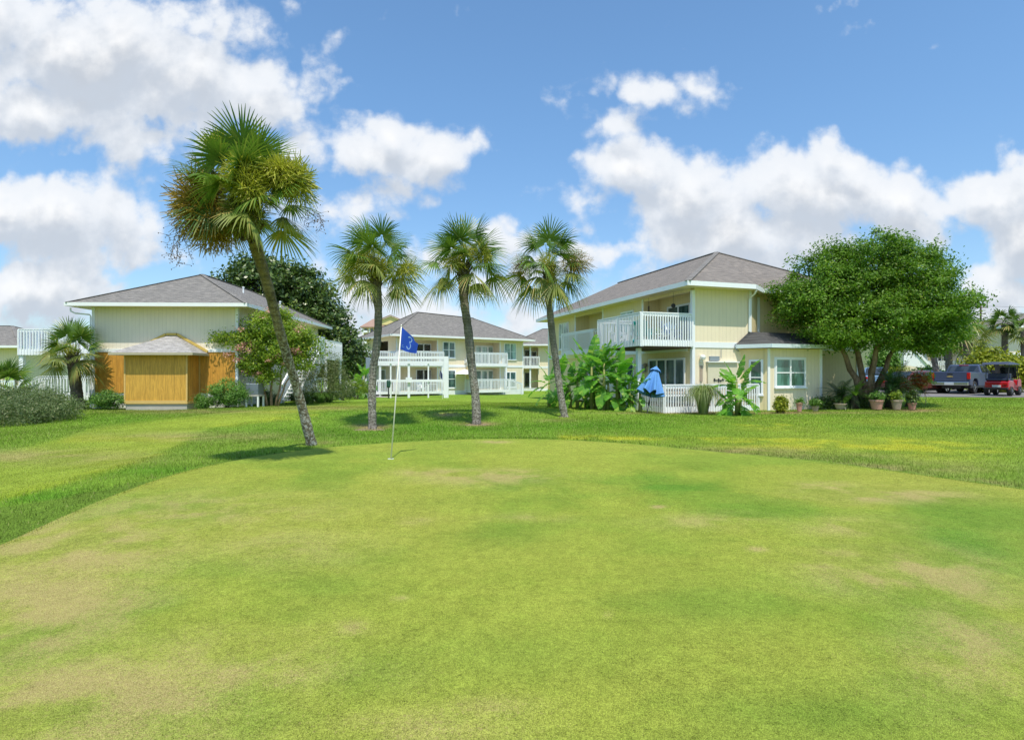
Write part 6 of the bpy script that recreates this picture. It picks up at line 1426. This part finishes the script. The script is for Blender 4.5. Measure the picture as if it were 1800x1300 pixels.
# ------------------------------------------------------------------ vehicles (local: +x forward, y left, z up)
def wheel(par, x, y, r, w_, out):
    o = MB(); o.lathe([(r*.6,-w_/2),(r*.93,-w_/2),(r,-w_*.32),(r,w_*.32),(r*.93,w_/2),(r*.6,w_/2)], (x,y,r), 24, axis='y', cap=False); wh = o.build('wheel', M_RUB, par)
    m = MB(); m.lathe([(r*.62,-w_*.42*1),(r*.62,w_*.42)], (x,y,r), 20, axis='y'); 
    for k in range(5):
        a = 6.283*k/5; m.bar((x,y+out*w_*.44,r), (x+math.cos(a)*r*.56,y+out*w_*.44,r+math.sin(a)*r*.56), .03, .05, up=(0,1,0))
    m.build('rim', M_CHROME, wh)
def truck():
    L, Wd, H = 5.85, 2.03, 1.88; d = 37.0
    rr = PX(1704, 690, 34.8); hd = rad(90-55); fwd = Vector((math.cos(hd), math.sin(hd), 0)); left = Vector((-fwd.y, fwd.x, 0))
    P_ = Vector((rr[0], rr[1], 0))+left*Wd/2; t = empty('pickup_truck', (P_.x, P_.y, gzf(P_.x, P_.y)+.0), hd, 'slate blue pickup truck seen from behind, chrome rear bumper', 'pickup truck')
    w2 = Wd/2; r = .40
    mb = MB()
    # lower body with wheel arches
    def arch(cx): return [(cx-.52,.48),(cx-.46,.78),(cx-.25,.95),(cx+.25,.95),(cx+.46,.78),(cx+.52,.48)]
    prof = [(.12,.55)]+arch(1.15)+arch(4.75)+[(5.75,.45),(5.85,.7),(5.82,1.05),(5.6,1.18),(4.15,1.28),(2.35,1.30),(2.3,1.36),(.12,1.38)]
    mb.prism(prof, -w2, w2, [0]*(len(prof)-6)+[.05,.06,.03,.03,.03,.03] if False else None); mb.build('body', M_STEELB, t, bevel=.035)
    mb = MB(); mb.prism([(2.35,1.29),(2.5,1.80),(2.75,1.87),(3.7,1.87),(4.35,1.29)], -w2+.06, w2-.06, [0,.16,.2,.2,0]); mb.build('cab', M_STEELB, t, bevel=.03)
    mb = MB(); mb.poly([(2.36,-w2+.2,1.38),(2.36,w2-.2,1.38),(2.48,w2-.3,1.74),(2.48,-w2+.3,1.74)]); 
    mb2 = MB(); mb2.prism([(2.33,1.40),(2.47,1.77),(2.50,1.77),(2.40,1.40)], -w2+.18, w2-.18, [0,.1,.1,0]); mb2.build('rear_window', M_GLASSD, t)
    for s_ in (-1, 1):
        for a, b_, nm in ((2.62,3.22,'side_window'),(3.28,4.02,'side_window')):
            mb = MB(); y0 = s_*(w2-.055); y1 = s_*(w2-.225)
            z0_, z1_ = 1.36, 1.78; sl2 = .35 if b_ > 4 else 0
            pts = [(a,y0,z0_),(b_+.05,y0,z0_),(b_-sl2,y1+s_*.01,z1_),(a+.04,y1+s_*.01,z1_)]
            mb.poly(pts); mb.poly([(p[0],p[1]+s_*.006,p[2]) for p in pts][::-1]); mb.build(nm, M_GLASSD, t, recalc=False)
        mb = MB(); mb.box(4.0,4.12,s_*(w2+.02),s_*(w2+.24),1.28,1.5); mb.build('mirror', M_BLK, t, bevel=.02)
        mb = MB(); mb.box(.085,.2,s_*(w2-.16),s_*(w2+.008),.92,1.32); mb.build('tail_light', M_TAIL, t, bevel=.015)
        mb = MB(); mb.box(.3,5.4,s_*(w2-.25),s_*(w2-.02),.38,.5); mb.build('sill', M_BLK, t)
        for cx in (1.15, 4.75): wheel(t, cx, s_*(w2-.16), r, .27, s_)
        for y0_ in (2.65, 3.4):
            mb = MB(); mb.box(y0_+.05,y0_+.22,s_*(w2+.001),s_*(w2+.03),1.14,1.17); mb.build('door_handle', M_CHROME, t)
    mb = MB(); mb.poly([(4.4,-w2+.1,1.29),(4.4,w2-.1,1.29),(3.74,w2-.28,1.85),(3.74,-w2+.28,1.85)]); mb.build('windscreen', M_GLASSD, t)
    mb = MB(); mb.box(.07,.119,-w2+.18,w2-.18,.80,1.37); tg = mb.build('tailgate', M_STEELB, t, bevel=.02)
    mb = MB(); mb.box(.05,.069,-.16,.16,1.05,1.11); mb.prism([(.05,1.03),(.069,1.03),(.069,1.14),(.05,1.14)], -.07, .07); mb.build('badge', M_GOLDB, tg)
    mb = MB(); mb.box(.055,.069,-.14,.14,1.20,1.28); mb.build('tailgate_handle', M_BLK, tg)
    mb = MB(); mb.box(-.1,.10,-w2+.03,w2-.03,.52,.76); mb.build('rear_bumper', M_CHROME, t, bevel=.04)
    mb = MB(); mb.box(-.12,-.101,-.24,.24,.56,.72); mb.build('number_plate', M_PLATE, t)
    mb = MB(); mb.box(2.47,2.52,-.25,.25,1.79,1.83); mb.build('brake_light', M_TAIL, t)
    mb = MB(); mb.box(.3,5.3,-.5,.5,.32,.55); mb.build('chassis', M_BLK, t)
    return t
truck()
def golf_cart():
    rr = PX(1735, 693, 32.6); hd = rad(90-54); t = empty('golf_cart', (rr[0]+.65, rr[1]+.1, gzf(rr[0], rr[1])), hd, 'red golf cart with a black roof parked to the right of the pickup', 'golf cart')
    for x in (.35, 2.0):
        for s_ in (-1, 1): wheel(t, x, s_*.52, .27, .22, s_)
    mb = MB(); mb.prism([(-.05,.45),(.0,.82),(.25,.90),(.95,.86),(1.0,.42),(1.5,.34),(2.2,.36),(2.45,.5),(2.4,.85),(2.15,.95),(1.85,.9),(1.7,.5),(1.45,.46),(1.1,.50),(1.08,.34),(.0,.34)], -.56, .56); mb.build('body', M_REDP, t, bevel=.05)
    mb = MB(); mb.box(-.35,.0,-.55,.55,.42,.48); mb.box(-.12,.05,-.52,.52,.34,.45); mb.build('rear_step', M_BLK, t)
    mb = MB(); mb.box(.05,.5,-.52,.52,.88,1.0); mb.box(.42,.54,-.52,.52,.98,1.28); mb.build('rear_seat', simple('dark_blue_vinyl', (.035,.045,.09), .5), t, bevel=.03)
    mb = MB(); mb.box(.62,1.1,-.52,.52,.86,.98); mb.box(.56,.66,-.52,.52,.98,1.3); mb.build('front_seat', M_BLK, t, bevel=.03)
    for x, h_ in ((.0,.9),(2.05,.95)):
        for s_ in (-1, 1): mb = MB(); mb.tube([(x+(.1 if x else 0),s_*.5,h_),((.15 if not x else 1.75),s_*.52,1.82)], .022, 6); mb.build('roof_strut', M_BLK, t)
    mb = MB(); mb.prism([(-.55,1.80),(-.3,1.90),(.6,1.97),(1.5,1.95),(1.95,1.86),(1.95,1.82),(-.5,1.78)], -.62, .62, [.1,.05,.2,.2,.05,0,0]); mb.build('roof', simple('black_canopy', (.045,.05,.075), .45), t, bevel=.02)
    mb = MB(); mb.poly([(1.8,-.5,1.0),(1.8,.5,1.0),(1.68,.5,1.78),(1.68,-.5,1.78)]); mb.build('windscreen', M_GLASSD, t)
    mb = MB(); mb.box(-.075,-.055,-.2,.2,.50,.62) ; mb.build('number_plate', M_PLATE, t)
    for s_ in (-1, 1): mb = MB(); mb.box(-.07,-.03,s_*.3,s_*.48,.66,.74); mb.build('tail_light', M_TAIL, t)
    mb = MB(); mb.tube([(1.62,-.25,.95),(1.4,-.25,1.12)], .02, 6); mb.lathe([(.17,-.012),(.17,.012)], (1.38,-.25,1.13), 14); mb.build('steering_wheel', M_BLK, t)
golf_cart()
def car(name, lab, loc, hd, mat, L=4.7, Wd=1.82, H=1.46, kind='sedan', cat='car'):
    t = empty(name, loc, hd, lab, cat, None); w2 = Wd/2; r = .33; z1 = H*.62
    def arch(cx): return [(cx-.42,.32),(cx-.37,.55),(cx-.2,.68),(cx+.2,.68),(cx+.37,.55),(cx+.42,.32)]
    xa, xb = L*.2, L*.81
    prof = [(0.02,.42),(.05,.34)]+arch(xa)+arch(xb)+[(L-.05,.34),(L,.5),(L-.08,.74),(L*.72,z1),(L*.2,z1+.03),(.08,z1+.0 if kind == 'sedan' else z1+.02),(0,.7)]
    mb = MB(); mb.prism(prof, -w2, w2); mb.build('body', mat, t, bevel=.05)
    if kind == 'sedan': gp = [(L*.06,z1),(L*.22,H-.06),(L*.34,H),(L*.52,H-.01),(L*.74,z1)]
    elif kind == 'pickup': gp = [(L*.40,z1),(L*.43,H-.03),(L*.48,H),(L*.60,H),(L*.72,z1)]
    else: gp = [(L*.02,z1),(L*.07,H-.04),(L*.15,H),(L*.58,H),(L*.75,z1)]
    mb = MB(); mb.prism(gp, -w2+.05, w2-.05, [0,.16,.2,.2,0]); mb.build('cabin', mat, t, bevel=.04)
    xr0, zr0 = gp[0]; xr1, zr1 = gp[1]
    mb = MB(); mb.prism([(xr0+.02,zr0+.06),(xr1-.02,zr1-.02),(xr1+.02,zr1-.04),(xr0+.08,zr0+.06)], -w2+.17, w2-.17, [0,.12,.12,0]); 
    for v_i in range(len(mb.v)): mb.v[v_i] = (mb.v[v_i][0]-.04, mb.v[v_i][1], mb.v[v_i][2]+.015)
    mb.build('rear_window', M_GLASSD, t)
    xw0, zw0 = gp[-1]; xw1, zw1 = gp[-2]
    mb = MB(); mb.poly([(xw0-.02,-w2+.16,zw0+.05),(xw0-.02,w2-.16,zw0+.05),(xw1+.09,w2-.3,zw1-.02),(xw1+.09,-w2+.3,zw1-.02)]); mb.build('windscreen', M_GLASSD, t, recalc=False)
    for s_ in (-1, 1):
        y0 = s_*(w2-.045); y1 = s_*(w2-.205)
        x0_, x1_ = xr0+(xr1-xr0)*.6+.1, (xw0+xw1)/2-.1; xm = (x0_+x1_)/2
        for a, c in ((x0_, xm-.04), (xm+.04, x1_)):
            mb = MB(); pts = [(a,y0,z1+.06),(c+(.2 if c == x1_ else 0),y0,z1+.06),(c-(.2 if c == x1_ else 0),y1+s_*.015,H-.09),(a+.1,y1+s_*.015,H-.09)]; mb.poly(pts); mb.poly([(p[0],p[1]+s_*.006,p[2]) for p in pts][::-1]); mb.build('side_window', M_GLASSD, t, recalc=False)
        mb = MB(); mb.box(-.012,.12,s_*(w2-.36),s_*(w2-.04),z1-.24,z1-.08); mb.build('tail_light', M_TAIL, t)
        mb = MB(); mb.box(L-.1,L-.0,s_*(w2-.4),s_*(w2-.08),.56,.68); mb.build('headlight', M_BULB, t)
        mb = MB(); mb.box(xw0-.25,xw0-.13,s_*(w2+.0),s_*(w2+.17),z1+.02,z1+.15); mb.build('mirror', mat, t)
        for cx in (xa, xb): wheel(t, cx, s_*(w2-.12), r, .22, s_)
    mb = MB(); mb.box(-.03,.0,-.25,.25,.52,.64); mb.build('number_plate', M_PLATE, t)
    mb = MB(); mb.box(.4,L-.4,-w2+.2,w2-.2,.18,.4); mb.build('underbody', M_BLK, t)
    return t
def cl(px, d): x_, y_, z_ = GP(px, d); return (x_, y_, z_)
car('parked_car', 'maroon sedan parked to the left of the pickup, half hidden by the sago palm', cl(1568, 36.5), rad(18), M_BROWNP, L=4.6)
car('parked_car', 'light blue sport utility car glimpsed beside the myrtle trunks', cl(1540, 44), rad(60), M_SKYP, L=4.6, H=1.75, kind='suv')
car('parked_car', 'dark grey car largely hidden behind the maroon sedan', cl(1600, 42.5), rad(20), M_STEELB, L=4.6, H=1.5)
car('parked_car', 'white pickup parked beyond the magnolias beside the utility cabinet', cl(629, 78), rad(8), M_WHITEP, L=5.4, H=1.85, kind='pickup', cat='pickup truck')
car('parked_car', 'red car parked behind the white pickup beyond the magnolias', cl(622, 86), rad(8), M_REDP, L=4.6, H=1.5)
